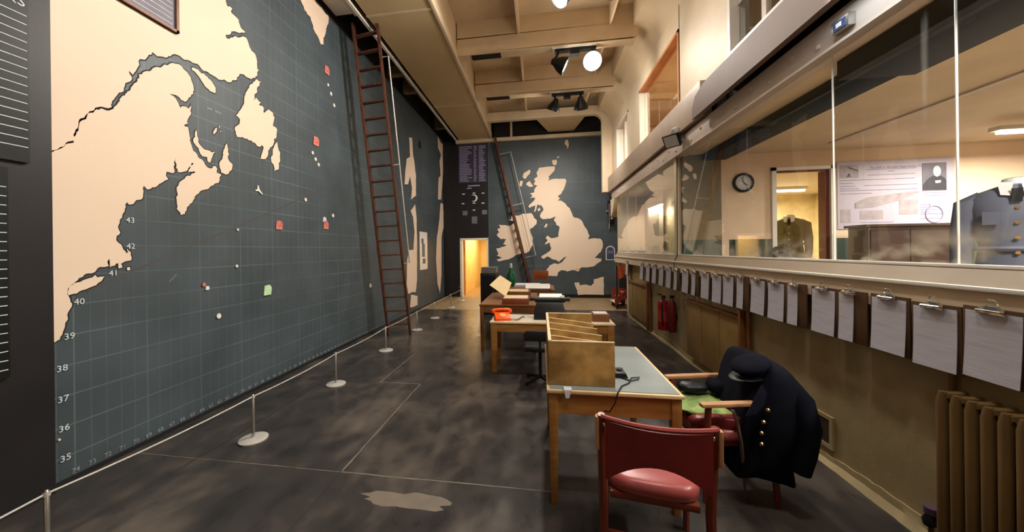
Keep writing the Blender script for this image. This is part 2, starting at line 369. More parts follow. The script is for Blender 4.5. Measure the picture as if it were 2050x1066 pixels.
# right wall: plastered dado, ledge and glazing bar
wr = struct('wall_right', MB().box(XR, XR + .1, YB, 9.2, 0, 1.45), WALLP, 'lower cream plaster wall on the right', 'wall')
MB().box(XR - .06, XR + .12, 9.08, 9.22, 0, 1.32).build('end_pier', CREAM, wr, bevel=.006)
random.seed(3)                                                # crumbling plaster fillet at the foot of the wall
mbf = MB(); rr = []
for k in range(241):
    y = YB + (9.1 - YB) * k / 240; a = .018 + .010 * math.sin(y * 4.3) * math.sin(y * 1.7 + 1) + .006 * random.random(); h = .06 + .025 * math.sin(y * 3.1) + .012 * random.random()
    rr.append([Vector((XR + .01, y, 0)), Vector((XR - a - .03, y, 0)), Vector((XR - a * .6, y, h * .45)), Vector((XR - .012, y, h)), Vector((XR + .01, y, h))])
mbf.rings(rr); struct('baseboard_right', mbf, WALLP, 'crumbling plaster fillet along the foot of the right wall', 'skirting')
led = thing('trim_1', 'cream ledge board with white lipping under the glazing', 'ledge', (XR, 4, 1.3), kind='structure')
MB().box(2.10, XR, YB, 10.5, 1.30, 1.452).build('board', CREAM, led)
MB().box(2.082, 2.13, YB, 10.5, 1.452, 1.474).build('lipping', WHITE, led, bevel=.004)
MB().prism([(2.115, YB, 1.474), (2.20, YB, 1.474), (2.20, YB, 1.562), (2.175, YB, 1.562)], (0, 10.5 - YB, 0)).build('sloping_board', LEDGEB, led)
MB().box(2.168, 2.21, YB, 10.5, 1.560, 1.577).build('glazing_bead', WHITE, led, bevel=.003)
# glazed screen: posts and panes
YP = [YB, -1.0, 0.6, 1.5, 2.22, 3.01, 6.0, 10.46]
for k in range(len(YP) - 1):
    g = MB().box(2.186, 2.192, YP[k] + .004, YP[k + 1] - .004, 1.577, 3.14).build('window_%d' % (k + 1), GLASS)
    tag(g, 'tall smeared glass pane of the office screen', 'window', kind='structure')
for k, y in enumerate((2.22, 3.01)): struct('trim_%d' % (60 + k), MB().box(2.184, 2.194, y - .0022, y + .0022, 1.577, 3.115), WHITE, ['white joint between the two nearest glass panes in view', 'white joint in the glass right of the office doorway'][k], 'joint')
struct('trim_2', MB().box(2.15, 2.24, 5.98, 6.08, 1.577, 3.14), CREAM, 'cream post between the glass panes', 'post', bevel=.006)
tag(MB().tube([(2.16, 5.96, 3.2), (2.155, 5.965, 2.4), (2.15, 5.955, 1.9), (2.15, 5.96, 1.577), (2.10, 5.96, 1.47), (2.09, 5.96, 1.3)], .006, 6).build('cable', RUBBER), 'black cable running down the cream glazing post', 'cable')

# riveted beam and balcony above the glazing
bm_ = thing('trim_3', 'long cream riveted beam over the glazing', 'beam', (2.15, 4, 3.13), kind='structure')
MB().box(2.12, 2.26, YB, 10.9, 3.135, 3.36).build('web', BROWNF, bm_, bevel=.004)
MB().box(2.105, 2.28, YB, 10.9, 3.115, 3.137).build('flange', BROWNF, bm_)
rv = MB().lathe([(.022, 0), (.02, .008), (.01, .014)], (0, 0, 0), (-1, 0, 0), 8)
r0 = None
for k in range(30):
    y = 1.9 + .285 * k; p = Vector((2.12, y, 3.20 + (.07 if k % 2 else 0))) - WOFF[bm_.name]
    if r0 is None: r0 = rv.build('rivet', BROWNF, bm_, world=False); r0.location = p
    else: inst(r0, 'rivet', bm_, p)
struct('trim_4', MB().prism([(1.98, 4.95, 3.36), (1.98, YB, 3.36), (1.98, YB, 3.69), (1.98, 4.62, 3.69), (1.98, 4.86, 3.62), (1.98, 4.94, 3.50)], (.06, 0, 0)).box(2.02, 2.3, YB, 4.7, 3.66, 3.69), FASC, 'brown balcony fascia with a rounded end', 'fascia')
struct('trim_5', MB().box(2.06, 2.20, 4.9, 11.3, 3.40, 3.845), mat('brownish_band_paint', S(176, 154, 134), .5, var=.06), 'cream band under the upper windows', 'band', bevel=.004)
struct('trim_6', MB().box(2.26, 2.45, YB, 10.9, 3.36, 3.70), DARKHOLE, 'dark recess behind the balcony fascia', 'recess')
struct('trim_7', MB().prism([(2.08, 10.9, 3.13), (2.08, 10.35, 3.13), (2.08, 10.42, 2.95), (2.08, 10.62, 2.72), (2.08, 10.9, 2.62)], (.2, 0, 0)), CREAM, 'curved cream corbel under the beam end', 'corbel')
# upper wall with three window openings
uw = MB()
Z0, Z1 = 3.69, 6.6
wins = [(9.12, 10.45, 3.86, 5.12), (5.91, 8.13, 3.86, 5.13), (1.4, 4.46, 3.87, 5.2)]
ys = [YB, 1.4, 4.46, 5.91, 8.13, 9.12, 10.45, 11.4]
for a, b_ in zip(ys[:-1], ys[1:]):
    wdw = [q for q in wins if q[0] == a]
    if wdw:
        _, _, za, zb = wdw[0]; uw.box(XR, XR + .14, a, b_, Z0, za).box(XR, XR + .14, a, b_, zb, Z1)
    else: uw.box(XR, XR + .14, a, b_, Z0, Z1)
uwo = struct('wall_right_upper', uw, CREAM, 'upper cream wall with internal windows', 'wall')
MB().box(XR - .004, XR + .01, 5.885, 5.90, 3.86, 5.9).build('panel_joint', INK, uwo)
for k, (a, b_, za, zb) in enumerate(wins):
    fm = ORANGEW if k == 1 else WHITE
    t = thing('window_%d' % (8 + k), ['small white framed upper window nearest the end wall', 'wide upper window with varnished timber reveal', 'white framed upper window above the balcony fascia'][k], 'window', (XR, a, za), kind='structure')
    x0, x1 = (XR - .012, XR + .15)
    MB().box(x0, x1, a, a + .05, za, zb).build('jamb', fm, t); MB().box(x0, x1, b_ - .05, b_, za, zb).build('jamb', WHITE if k else fm, t)
    MB().box(x0, x1, a, b_, zb - .05, zb).build('head', fm, t); MB().box(x0 - .02, x1, a, b_, za, za + .03).build('window_sill', WHITE, t)
    MB().box(XR + .09, XR + .096, a + .05, b_ - .05, za + .03, zb - .05).build('pane', GLASS, t)
    if k == 2: MB().box(XR + .07, XR + .12, 3.9, 3.97, za, zb).build('glazing_bar', BROWNF, t); MB().box(XR + .07, XR + .12, a, b_, 4.45, 4.52).build('transom', WHITE, t)
    if k == 0: MB().box(XR + .07, XR + .12, 9.75, 9.82, za, zb).build('glazing_bar', WHITE, t)
# upper rooms behind those windows
struct('wall_upper_room', MB().box(4.6, 4.7, YB, 11.4, 3.3, 6.7).box(XR, 4.7, 11.3, 11.4, 3.3, 6.7).box(XR + .14, 4.6, 5.2, 5.28, 3.3, 6.7), WARMW, 'cream wall of the room behind the upper windows', 'wall')
struct('ceiling_upper_room', MB().box(XR, 4.7, YB, 11.4, 5.5, 5.6), CEILP, 'pale ceiling of the upper room', 'ceiling')
struct('trim_8', MB().box(XR + .2, 4.6, 6.6, 6.95, 5.25, 5.5).box(XR + .2, 4.6, 8.6, 8.9, 5.25, 5.5), CREAM, 'cream beams inside the upper room', 'beam')
struct('floor_upper_room', MB().box(XR + .28, 4.7, YB, 11.4, 3.2, 3.3), OAKD, 'floor of the upper room', 'floor')

# ------------------------------------------------------------------ ceiling
struct('ceiling', MB().box(XL, XR + .2, YB, YE, ZC, ZC + .1), CEILP, 'brownish cream ceiling between the beams', 'ceiling')
cv = []                                                        # cove between upper wall and ceiling
for k in range(9):
    a = PI / 2 * k / 8; cv.append((XR + .02 - .42 * (1 - math.cos(a)), 0, 5.30 + .62 * math.sin(a)))
cvp = [(x, YB, z) for x, _, z in cv] + [(1.79, YB, ZC), (XR + .02, YB, ZC)]
struct('trim_9', MB().prism(cvp, (0, 11.1 - YB, 0)), CEILP, 'curved cove between the upper wall and the ceiling', 'cove')
sof = thing('trim_10', 'long boxed air duct of buff boards along the ceiling', 'duct', (-2.3, 6, 5.63), kind='structure')
py = [YB, -0.9, 1.6, 3.35, 5.02, 5.5, 9.28, 12.2]
for a, b_ in zip(py[:-1], py[1:]): MB().box(-2.86, -1.68, a + .004, b_ - .004, 5.63, 5.66).build('panel', SOFF, sof)
for y in py[1:-1]: MB().box(-2.84, -1.70, y - .022, y + .022, 5.622, 5.634).build('cover_strip', CREAM, sof)
MB().box(-1.70, -1.64, YB, 12.2, 5.615, 5.80).build('edge_board', CREAM, sof, bevel=.004)
MB().box(-1.69, -1.66, YB, 12.2, 5.80, ZC).build('side_board', CEILP, sof)
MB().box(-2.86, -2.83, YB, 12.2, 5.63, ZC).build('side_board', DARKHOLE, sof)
struct('trim_11', MB().box(-2.96, -2.91, YB, 12.3, 5.60, 5.65).box(-2.96, -2.945, YB, 12.3, 5.65, 5.72), WHITE, 'white steel rail along the top of the map', 'rail')
for k, (y, h) in enumerate([(5.0, .12), (7.6, .2), (8.5, .3), (11.2, .4)]):
    struct('trim_%d' % (12 + k), MB().box(-3.42, -2.98, y, y + .16, 5.74, 5.74 + h).box(-3.05, -2.97, y, y + .5, 5.66, 5.74), OLIVE if k else CREAM, ['pale bracket at the ladder head over the map', 'bracket over the map beyond the ladder', 'buff box bracket over the map', 'bracket in the corner over the map'][k], 'bracket')
struct('trim_16', MB().box(-3.46, -3.05, 3.2, 5.6, 5.78, 5.82), WHITE, 'pale strip light board over the map', 'board')
# beams across the room
for k, y in enumerate([-1.0, 1.0, 3.0, 5.0, 7.0, 9.0]):
    t = thing('trim_%d' % (20 + k), 'cream steel beam across the ceiling, %s from the end wall' % ['sixth', 'fifth', 'fourth', 'third', 'second', 'first'][k], 'beam', (0.1, y, 5.68), kind='structure')
    MB().prism([(-1.64, y, 5.70), (1.78, y, 5.68), (1.86, y, 5.72), (1.88, y, 5.82), (1.88, y, 6.0), (-1.64, y, 6.02)], (0, .03, 0)).build('web', CEILP, t)
    MB().box(-1.64, 1.84, y - .0, y + .22, 5.665, 5.70).build('flange', CEILP, t)
    MB().box(-1.64, 1.88, y - .0, y + .30, 6.0, ZC).build('haunch', CEILP, t)
    MB().box(-1.35, -.75, y + .03, y + .2, 5.655, 5.666).build('slot', DARKHOLE, t)
    MB().box(.28, 1.12, y + .03, y + .19, 5.65, 5.666).build('fixing_plate', WHITE if k > 3 else CREAM, t)
    for x in (-.4, 1.35):
        MB().box(x, x + .04, y + .3, min(y + 2.0, 11.1), 5.98, ZC).build('joist', CEILP, t)
# rounded portal frame before the end wall
def arc(cx, cz, r, a0, a1, n): return [(cx + r * math.cos(a0 + (a1 - a0) * k / n), cz + r * math.sin(a0 + (a1 - a0) * k / n)) for k in range(n + 1)]
o_ = [(-1.66, 6.10)] + list(reversed(arc(1.70, 5.61, .49, 0, PI / 2, 8))) + [(2.19, 3.42)]
i_ = [(1.90, 3.42)] + arc(1.66, 5.59, .24, 0, PI / 2, 8) + [(-1.66, 5.83)]
struct('trim_30', MB().prism([(x, 11.15, z) for x, z in o_ + i_], (0, .16, 0)), CREAM, 'cream portal frame with a rounded corner before the end wall', 'frame')
struct('trim_31', MB().box(-2.96, 2.1, 12.22, 12.38, 5.52, 5.64), CREAM, 'cream beam along the top of the end map', 'beam', bevel=.004)
struct('trim_32', MB().box(-1.0, -.93, 12.25, 12.36, 5.64, 6.2), CREAM, 'small upright over the end beam', 'post')
struct('trim_33', MB().prism([(-.1, 11.3, 5.86), (1.45, 11.3, 5.86), (1.15, 12.38, 5.74), (.35, 12.38, 5.74)], (0, 0, .03)), SOFF, 'buff tapered panel over the end map', 'panel')
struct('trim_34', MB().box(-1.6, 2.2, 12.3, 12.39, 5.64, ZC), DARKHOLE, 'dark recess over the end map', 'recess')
struct('wall_right_end', MB().box(2.9, 3.0, 9.2, YE, 0, 3.4), CREAM, 'side wall of the stair bay at the far right', 'wall')

# ------------------------------------------------------------------ corridor behind the doorway
struct('floor_hall', MB().box(-3.0, -1.5, YE, 17.2, -.1, 0), HALLF, 'yellow lit corridor floor', 'floor')
struct('wall_hall', MB().box(-3.1, -2.95, YE + .15, 17.2, 0, 2.6).box(-1.62, -1.5, YE + .15, 17.2, 0, 2.6).box(-3.1, -1.5, 17.2, 17.3, 0, 2.6), YELW, 'yellow corridor walls beyond the doorway', 'wall')
struct('ceiling_hall', MB().box(-3.1, -1.5, YE + .15, 17.3, 2.5, 2.6), YELW, 'corridor ceiling', 'ceiling')
d1 = thing('door_1', 'white framed open doorway in the end wall', 'doorway', (-2.35, YE, 0), kind='structure')
MB().box(-2.88, -2.80, YE - .03, YE + .17, 0, 2.07).build('jamb', WHITE, d1); MB().box(-1.90, -1.84, YE - .03, YE + .17, 0, 2.07).build('jamb', WHITE, d1)
MB().box(-2.88, -1.84, YE - .03, YE + .17, 2.05, 2.12).build('head', WHITE, d1)
struct('trim_35', MB().box(-1.75, -1.62, 13.4, 13.6, 0, 2.4).box(-2.95, -2.82, 12.9, 13.05, 0, 2.4), ORANGEW, 'varnished uprights along the corridor', 'post')

# ------------------------------------------------------------------ offices behind the glass
FO = 0.98
struct('floor_office', MB().box(XR + .1, 8.2, YB, 10.5, FO - .1, FO), mat('office_lino', S(120, 112, 102), .5, var=.1), 'raised office floor', 'floor')
struct('ceiling_office', MB().box(XR + .02, 8.2, YB, 10.5, 3.13, 3.2), CEILP, 'low brown office ceiling', 'ceiling')
DX0, DX1, DZ = 3.57, 4.30, 2.84
wo = MB().box(2.77, DX0, 6.0, 6.1, FO, 3.13).box(DX1, 8.2, 6.0, 6.1, FO, 3.13).box(DX0, DX1, 6.0, 6.1, DZ, 3.13)
wof = struct('wall_office', wo, WARMW, 'cream office wall with clock and doorway', 'wall')
MB().box(2.77, DX0 - .06, 5.985, 6.0, FO, 1.8).build('dado', DADO, wof); MB().box(DX1 + .06, 8.2, 5.985, 6.0, FO, 1.8).build('dado', DADO, wof)
struct('wall_office_far', MB().box(8.2, 8.3, YB, 6.1, FO, 3.2), WARMW, 'far office wall', 'wall')
pier = struct('trim_40', MB().box(2.22, 2.77, 5.90, 6.1, 1.8, 3.13), OLIVE, 'olive brown board beside the glazing post', 'board')
MB().box(2.22, 2.77, 5.895, 6.1, FO, 1.8).build('dado', DADO, pier)
MB().box(2.76, 2.86, 5.88, 5.99, FO, 1.82).build('cream_post', WARMW, pier)
MB().box(2.98, 3.3, 5.94, 5.99, FO, 1.79).build('timber_panel', OLIVE, pier)
struct('trim_41', MB().box(2.32, 2.84, YB, 3.15, 2.98, 3.13).box(2.50, 2.84, 3.15, 5.9, 3.03, 3.13), TEAL, 'dark teal box standing in for beam shade on the office ceiling', 'duct', bevel=.006)  # solid box coloured dark in place of the beam's shadow
struct('trim_42', MB().box(4.0, 4.06, YB, 5.6, 3.11, 3.13), BROWNF, 'thin cover strip on the office ceiling', 'strip')
d2 = thing('door_2', 'white framed doorway with dark door edge in the office wall', 'doorway', (3.9, 6.0, FO), kind='structure')
MB().box(DX0 - .06, DX0, 5.96, 6.12, FO, DZ + .05).build('jamb', WHITE, d2); MB().box(DX1, DX1 + .06, 5.96, 6.12, FO, DZ + .05).build('jamb', WHITE, d2)
MB().box(DX0 - .06, DX1 + .06, 5.96, 6.12, DZ, DZ + .05).build('head', WHITE, d2)
MB().box(DX1 - .05, DX1, 6.0, 6.14, FO, DZ - .02).build('door_leaf', REDW, d2)
MB().box(DX0, DX1, 6.0, 6.04, DZ - .03, DZ).build('dark_lintel', REDW, d2)
struct('wall_inner_room', MB().box(3.1, 3.2, 6.1, 10.5, FO, 3.2).box(3.2, 6.4, 9.2, 9.3, FO, 3.2).box(6.3, 6.4, 6.1, 9.3, FO, 3.2), mat('inner_yellow', S(238, 216, 164), 0.6), 'yellow walls of the small inner room', 'wall')
struct('wall_bay', MB().box(XR, 3.1, 10.40, 10.5, FO, 3.2), WARMW, 'cream end wall of the far glazed bay', 'wall')
MB_b = MB().box(XR + .01, 3.1, 10.36, 10.40, FO, 1.62)
struct('trim_43', MB_b, DADO, 'green dado of the far glazed bay', 'dado')

# ------------------------------------------------------------------ left wall map
def coast(p2, amp=.10, lv=2, seed=1):
    rnd = random.Random(seed); p = [Vector(q) for q in p2]
    for _ in range(lv):
        q = []
        for i in range(len(p)):
            a, b_ = p[i], p[(i + 1) % len(p)]; d = b_ - a; n = Vector((-d.y, d.x)); q.append(a)
            if d.length > .03 and d.length < 2.2: q.append(a + d * rnd.uniform(.35, .65) + n.normalized() * rnd.uniform(-1, 1) * min(amp * d.length, .016))
        p = q
    return p
def land(parent, pts, to3, thick, seed=1, amp=.12, name='landmass', lv=2, outline=True, m=None):
    p = coast(pts, amp, lv, seed)
    P3 = [to3(a, b_, 0.008) for a, b_ in p]; off = to3(0, 0, thick) - to3(0, 0, 0)
    vv, _, ff, _, _, _ = delaunay_2d_cdt(p, [], [list(range(len(p)))], 1, 1e-5)      # robust against small self-crossings of the coast
    mb = MB(); n = len(p)
    mb.add([to3(q.x, q.y, .008 + thick) for q in vv], [tuple(f) for f in ff])
    mb.add(P3 + [q + off for q in P3], [(i, (i + 1) % n, (i + 1) % n + n, i + n) for i in range(n)])
    o = mb.build(name, m or LAND, parent, smooth=False)
    if outline:
        area = sum(p[i].x * p[(i + 1) % len(p)].y - p[(i + 1) % len(p)].x * p[i].y for i in range(len(p)))
        sg = 1 if area > 0 else -1; mb = MB(); n = len(p); vs = []
        for i in range(n):
            d = (p[(i + 1) % n] - p[i - 1]); d = d.normalized() if d.length > 1e-6 else Vector((1, 0)); q = p[i] + Vector((d.y, -d.x)) * sg * .011
            vs += [to3(p[i].x, p[i].y, .0095), to3(q.x, q.y, .0095)]
        mb.add(vs, [(2 * i, 2 * i + 1, (2 * i + 3) % (2 * n), (2 * i + 2) % (2 * n)) for i in range(n)])
        mb.build('coast_line', INK, o, smooth=False)
    return o
def px2(pts, ax, val, lim=None):
    out = []
    for u, v in pts:
        q = un(u, v, ax, val); a = q.y if ax == 'x' else q.x; b_ = q.z
        if lim: a = min(max(a, lim[0]), lim[1]); b_ = min(max(b_, lim[2]), lim[3])
        out.append((a, b_))
    return out
to_l = lambda a, b_, d: Vector((XL + d, a, b_)); to_e = lambda a, b_, d: Vector((a, YE - d, b_))
XM = XL + .012
lm = thing('wall_map', 'huge dark Atlantic chart with cream land covering the left wall', 'map', (XL, 7.2, .03))
MB().box(XL, XL + .008, 1.975, YE - .002, .03, 5.70).build('sea_panel', SEA_L, lm, label='dark slate sea with pale grid')
LIM = (1.985, YE - .03, .06, 5.66)
NORTH = [(93, -420), (300, -330), (400, -130), (440, -40), (452, 0), (455, 12), (465, 18), (463, 25), (478, 40), (482, 55), (491, 64), (484, 65), (468, 63), (452, 69), (454, 77), (468, 74), (487, 73), (495, 79), (500, 95), (508, 105), (514, 120), (518, 142), (515, 152), (505, 158), (495, 155), (480, 148), (474, 160), (460, 165), (445, 161), (433, 155), (420, 148), (405, 140), (400, 133), (386, 126), (372, 120), (360, 112), (350, 108), (338, 112), (330, 115), (322, 113), (315, 113), (305, 104), (302, 110), (298, 109), (296, 113), (290, 120), (281, 118), (279, 130), (272, 142), (266, 150), (258, 141), (263, 153), (255, 165), (250, 172), (243, 185), (235, 190), (228, 200), (222, 210), (224, 214), (218, 217), (200, 214), (190, 216), (185, 222), (172, 230), (162, 237), (157, 245), (150, 265), (146, 282), (135, 284), (120, 295), (105, 301), (95, 303)]
SOUTH = [(95, 306), (107, 304), (121, 298), (134, 288), (148, 286), (153, 269), (159, 249), (165, 241), (174, 234), (187, 226), (193, 219), (203, 217), (222, 220), (232, 212), (240, 203), (250, 192), (260, 182), (267, 170), (275, 158), (285, 148), (295, 142), (310, 135), (330, 129), (345, 126), (355, 128), (365, 134), (375, 145), (382, 155), (386, 168), (388, 178), (387, 188), (378, 196), (370, 204), (362, 200), (355, 192), (348, 190), (335, 188), (348, 193), (353, 199), (358, 208), (361, 216), (368, 213), (378, 218), (382, 208), (383, 212), (381, 222), (378, 235), (376, 248), (368, 251), (376, 254), (378, 262), (380, 280), (384, 292), (387, 302), (395, 310), (400, 318), (413, 333), (423, 338), (432, 332), (434, 346), (443, 350), (440, 362), (430, 368), (420, 375), (410, 380), (400, 384), (392, 392), (388, 400), (380, 408), (374, 420), (370, 429), (362, 431), (357, 422), (354, 418), (353, 395), (354, 380), (358, 370), (366, 360), (376, 352), (386, 347), (402, 348), (388, 343), (377, 345), (381, 337), (386, 330), (391, 322), (383, 327), (377, 337), (367, 344), (356, 345), (354, 330), (353, 300), (350, 330), (349, 346), (333, 344), (332, 352), (336, 360), (330, 362), (318, 369), (305, 375), (296, 380), (288, 372), (287, 385), (286, 396), (280, 400), (268, 408), (258, 410), (255, 405), (250, 418), (245, 430), (240, 440), (236, 455), (241, 466), (234, 472), (233, 482), (243, 490), (247, 500), (253, 508), (257, 505), (255, 498), (262, 505), (264, 517), (262, 522), (250, 524), (240, 530), (234, 527), (220, 536), (219, 518), (218, 533), (210, 535), (195, 538), (190, 545), (175, 548), (165, 555), (155, 562), (147, 570), (136, 578), (135, 590), (139, 596), (141, 605), (140, 620), (136, 640), (130, 655), (125, 670), (120, 680), (110, 686), (104, 684), (102, 672)]
ANTI = [(384, 135), (393, 138), (408, 147), (417, 157), (426, 166), (432, 177), (431, 187), (424, 184), (415, 177), (408, 168), (402, 159), (393, 147), (385, 141)]
PEI = [(393, 260), (395, 272), (397, 284), (403, 293), (413, 300), (431, 305), (426, 311), (421, 326), (416, 324), (415, 315), (409, 314), (401, 308), (398, 297), (392, 291), (387, 282), (391, 274), (391, 264)]
CAPE = [(453, 286), (457, 299), (456, 315), (460, 324), (466, 330), (462, 342), (452, 350), (444, 347), (440, 336), (442, 322), (446, 305), (450, 297)]
NEWF = [(512, 159), (522, 162), (520, 171), (515, 181), (509, 190), (507, 201), (512, 195), (523, 206), (518, 210), (528, 216), (528, 227), (537, 219), (547, 227), (550, 237), (547, 253), (555, 260), (554, 274), (548, 278), (545, 293), (537, 303), (532, 319), (521, 317), (526, 303), (527, 293), (518, 294), (510, 286), (495, 278), (475, 275), (470, 258), (481, 241), (473, 231), (485, 214), (489, 198), (495, 181), (501, 169)]
AVAL = [(555, 284), (557, 297), (561, 307), (559, 326), (557, 340), (549, 343), (548, 330), (544, 326), (546, 305), (550, 291)]
GREEN = [(590, -45), (597, -20), (602, 0), (610, 20), (622, 35), (627, 56), (638, 76), (643, 90), (648, 90), (653, 61), (658, 45), (657, 18), (640, -3), (620, -26), (600, -48)]
LONGI = [(191, 551), (195, 556), (210, 554), (205, 561), (188, 573), (171, 580), (154, 588), (137, 592), (138, 579), (154, 566), (171, 560), (185, 556)]
J1 = [(819, 275), (825, 277), (827, 310), (833, 353), (833, 392), (823, 400), (825, 379), (821, 353), (817, 370), (810, 370), (811, 353), (814, 318), (821, 314), (820, 292)]
J2 = [(831, 409), (834, 439), (835, 500), (835, 560), (832, 586), (823, 586), (817, 588), (814, 569), (815, 525), (818, 500), (828, 500), (830, 465), (827, 435), (822, 422)]
J3 = [(823, 590), (836, 593), (836, 612), (821, 616)]
K1 = [(876, 273), (884, 288), (888, 290), (888, 344), (886, 361), (883, 400), (877, 400), (878, 357), (882, 353), (880, 322), (883, 310), (877, 297)]
K2 = [(882, 407), (887, 409), (888, 426), (888, 456), (884, 474), (884, 551), (881, 588), (876, 569), (873, 517), (875, 474), (880, 439)]
ISL = [[(237, 529), (243, 529), (245, 536), (238, 538)], [(254, 536), (260, 535), (261, 541), (255, 542)], [(431, 257), (435, 256), (434, 263), (428, 270), (427, 264)], [(438, 252), (441, 254), (439, 257)], [(441, 262), (444, 263), (441, 266)]]
for k, p in enumerate([NORTH, SOUTH, ANTI, PEI, CAPE, NEWF, AVAL, GREEN, LONGI, J1, J2, J3, K1, K2] + ISL):
    land(lm, px2(p, 'x', XM, LIM), to_l, .004, seed=10 + k, amp=.2 if k < 9 else .07, lv=4 if k < 9 else 2)
Yx, Zx = Vector((0, 1, 0)), Vector((0, 0, 1))
for k, (u, v) in enumerate([(247, 440), (248, 493), (212, 548), (150, 605), (130, 675), (115, 740), (117, 802), (119, 861), (122, 921)]):
    q = un(u, v, 'x', XM); text(str(43 - k), .065, 'latitude_number', NUMER, lm, (XM + .002, q.y + (.05 if k < 3 else .025), q.z - .022), Yx, Zx)
for k in range(50):
    text('%d' % (74 - k), .05, 'longitude_number', DIMN, lm, (XM, 2.12 + .0995 * k, .045), Yx, Zx)
for pa, pb in (((414, 216), (425, 220)), ((430, 222), (443, 228))): MB().bar(un(*pa, 'x', XL + .0095), un(*pb, 'x', XL + .0095), .02, .002, up=(1, 0, 0)).build('faded_name', mat('faded_ink', S(110, 132, 142), .6), lm)
q = un(345, 558, 'x', XM); MB().bar(q - Vector((0, .03, .03)), q + Vector((0, .04, .04)), .007, .003, up=(1, 0, 0)).build('route_stroke', mat('faded_ink', S(110, 132, 142), .6), lm)
for pa, pb in (((175, 585), (330, 515)), ((330, 515), (470, 456)), ((470, 456), (690, 360))):
    MB().bar(un(*pa, 'x', XL + .0095), un(*pb, 'x', XL + .0095), .016, .002, up=(1, 0, 0)).build('shipping_track', mat('faded_brown_track', S(80, 74, 74), .6), lm)
# pinned markers on the map
def marker(u, v, s, m, lab, shape=0):
    q = un(u, v, 'x', XM); d = .012; c = Vector((XL + .012, q.y, q.z)); hs = s * (q.y) / 700 / 2 * 1.25
    if shape == 0: pts = [(-.6, -1), (.6, -1), (1, 0), (.4, 1), (-.4, 1), (-1, 0)]
    elif shape == 1: pts = [(-1, -1), (.8, -1), (1, .4), (.5, 1), (-.8, .9)]
    else: pts = [(-.25, -.2), (.9, -.9), (1.0, -.6), (.15, .15), (-.1, 1), (-.4, 1), (-.35, .2), (-.9, -.1), (-.85, -.4)]
    o = MB().prism([c + Vector((0, a * hs, b_ * hs)) for a, b_ in pts], (d, 0, 0)).build('map_marker', m); 
    return tag(o, lab, 'marker', 'markers pinned to the left map')
mk = [(654, 141, 14, STAINR, 'topmost red marker on the sea right of Greenland', 1), (656, 170, 5, WHITE, 'white dot just under the topmost red marker', 0), (662, 188, 6, WHITE, 'second white dot under the topmost red marker', 0), (668, 211, 6, WHITE, 'third white dot under the topmost red marker', 0),
      (632, 283, 16, STAINR, 'tall red marker halfway up the open sea', 1), (625, 306, 6, WHITE, 'white dot below left of the tall red marker', 0), (631, 319, 6, WHITE, 'second white dot below the tall red marker', 0), (637, 330, 6, WHITE, 'third white dot below the tall red marker', 0),
      (517, 381, 16, WHITE, 'white three-armed marker below Newfoundland', 2), (611, 400, 6, WHITE, 'lone white dot in the middle of the sea', 0), (558, 451, 16, STAINR, 'large red and white marker left of the middle', 1), (652, 451, 14, STAINR, 'red marker beside a pale card near the ladder shadow', 1),
      (649, 440, 9, PAPER, 'pale card above the red marker near the ladder shadow', 1), (666, 432, 6, WHITE, 'white dot up right of the pale card', 0), (535, 581, 18, MINT, 'pale green marker low on the sea', 1), (437, 633, 9, WHITE, 'large white dot low on the left of the sea', 0),
      (414, 577, 7, WHITE, 'small white flag beside a red dot', 1), (407, 570, 7, STAINR, 'small red dot beside a white flag', 0), (475, 460, 4, WHITE, 'tiny white dot on the grid left of the red marker', 0), (473, 533, 5, WHITE, 'tiny white dot below the long shipping track', 0), (117, 881, 4, WHITE, 'tiny white dot low at the left map edge', 0),
      (741, 572, 7, WHITE, 'pale marker behind the lower ladder shadow', 0), (840, 290, 12, BLACK, 'black oval marker near the far coast', 0)]
for a in mk: marker(*a)
# chart paper hanging far along the wall
ch = thing('paper_chart', 'tall white paper chart pinned between the two far coasts', 'chart', (XL + .02, 10.1, 1.12))
MB().box(XL + .014, XL + .02, 9.76, 10.45, 1.12, 2.25).build('sheet', WHITE, ch)
for k, (a, b_, c_, d_) in enumerate([(9.95, 10.2, 1.5, 1.9), (9.9, 10.1, 1.9, 2.05), (10.0, 10.25, 1.3, 1.45)]): MB().box(XL + .02, XL + .022, a, b_, c_, d_).build('printed_patch', PHOTO, ch)
# framed chart hanging over the land at the top left
fc = thing('framed_chart', 'dark framed grey chart hung high over the cream land', 'picture', (XL + .04, 2.4, 3.82))
y0, y1, z0, z1 = 1.99, 2.90, 3.82, 4.62
MB().box(XL + .012, XL + .03, y0, y1, z0, z1).build('chart_sheet', PHOTO, fc)
for a in ((y0, y1, z0, z0 + .025), (y0, y1, z1 - .025, z1), (y0, y0 + .025, z0, z1), (y1 - .025, y1, z0, z1)): MB().box(XL + .012, XL + .05, *a).build('frame_rail', OAKD, fc)
for k in range(14): MB().box(XL + .03, XL + .032, y0 + .05, y1 - .05, z0 + .06 + .05 * k, z0 + .066 + .05 * k).build('ruled_line', PAPER, fc)
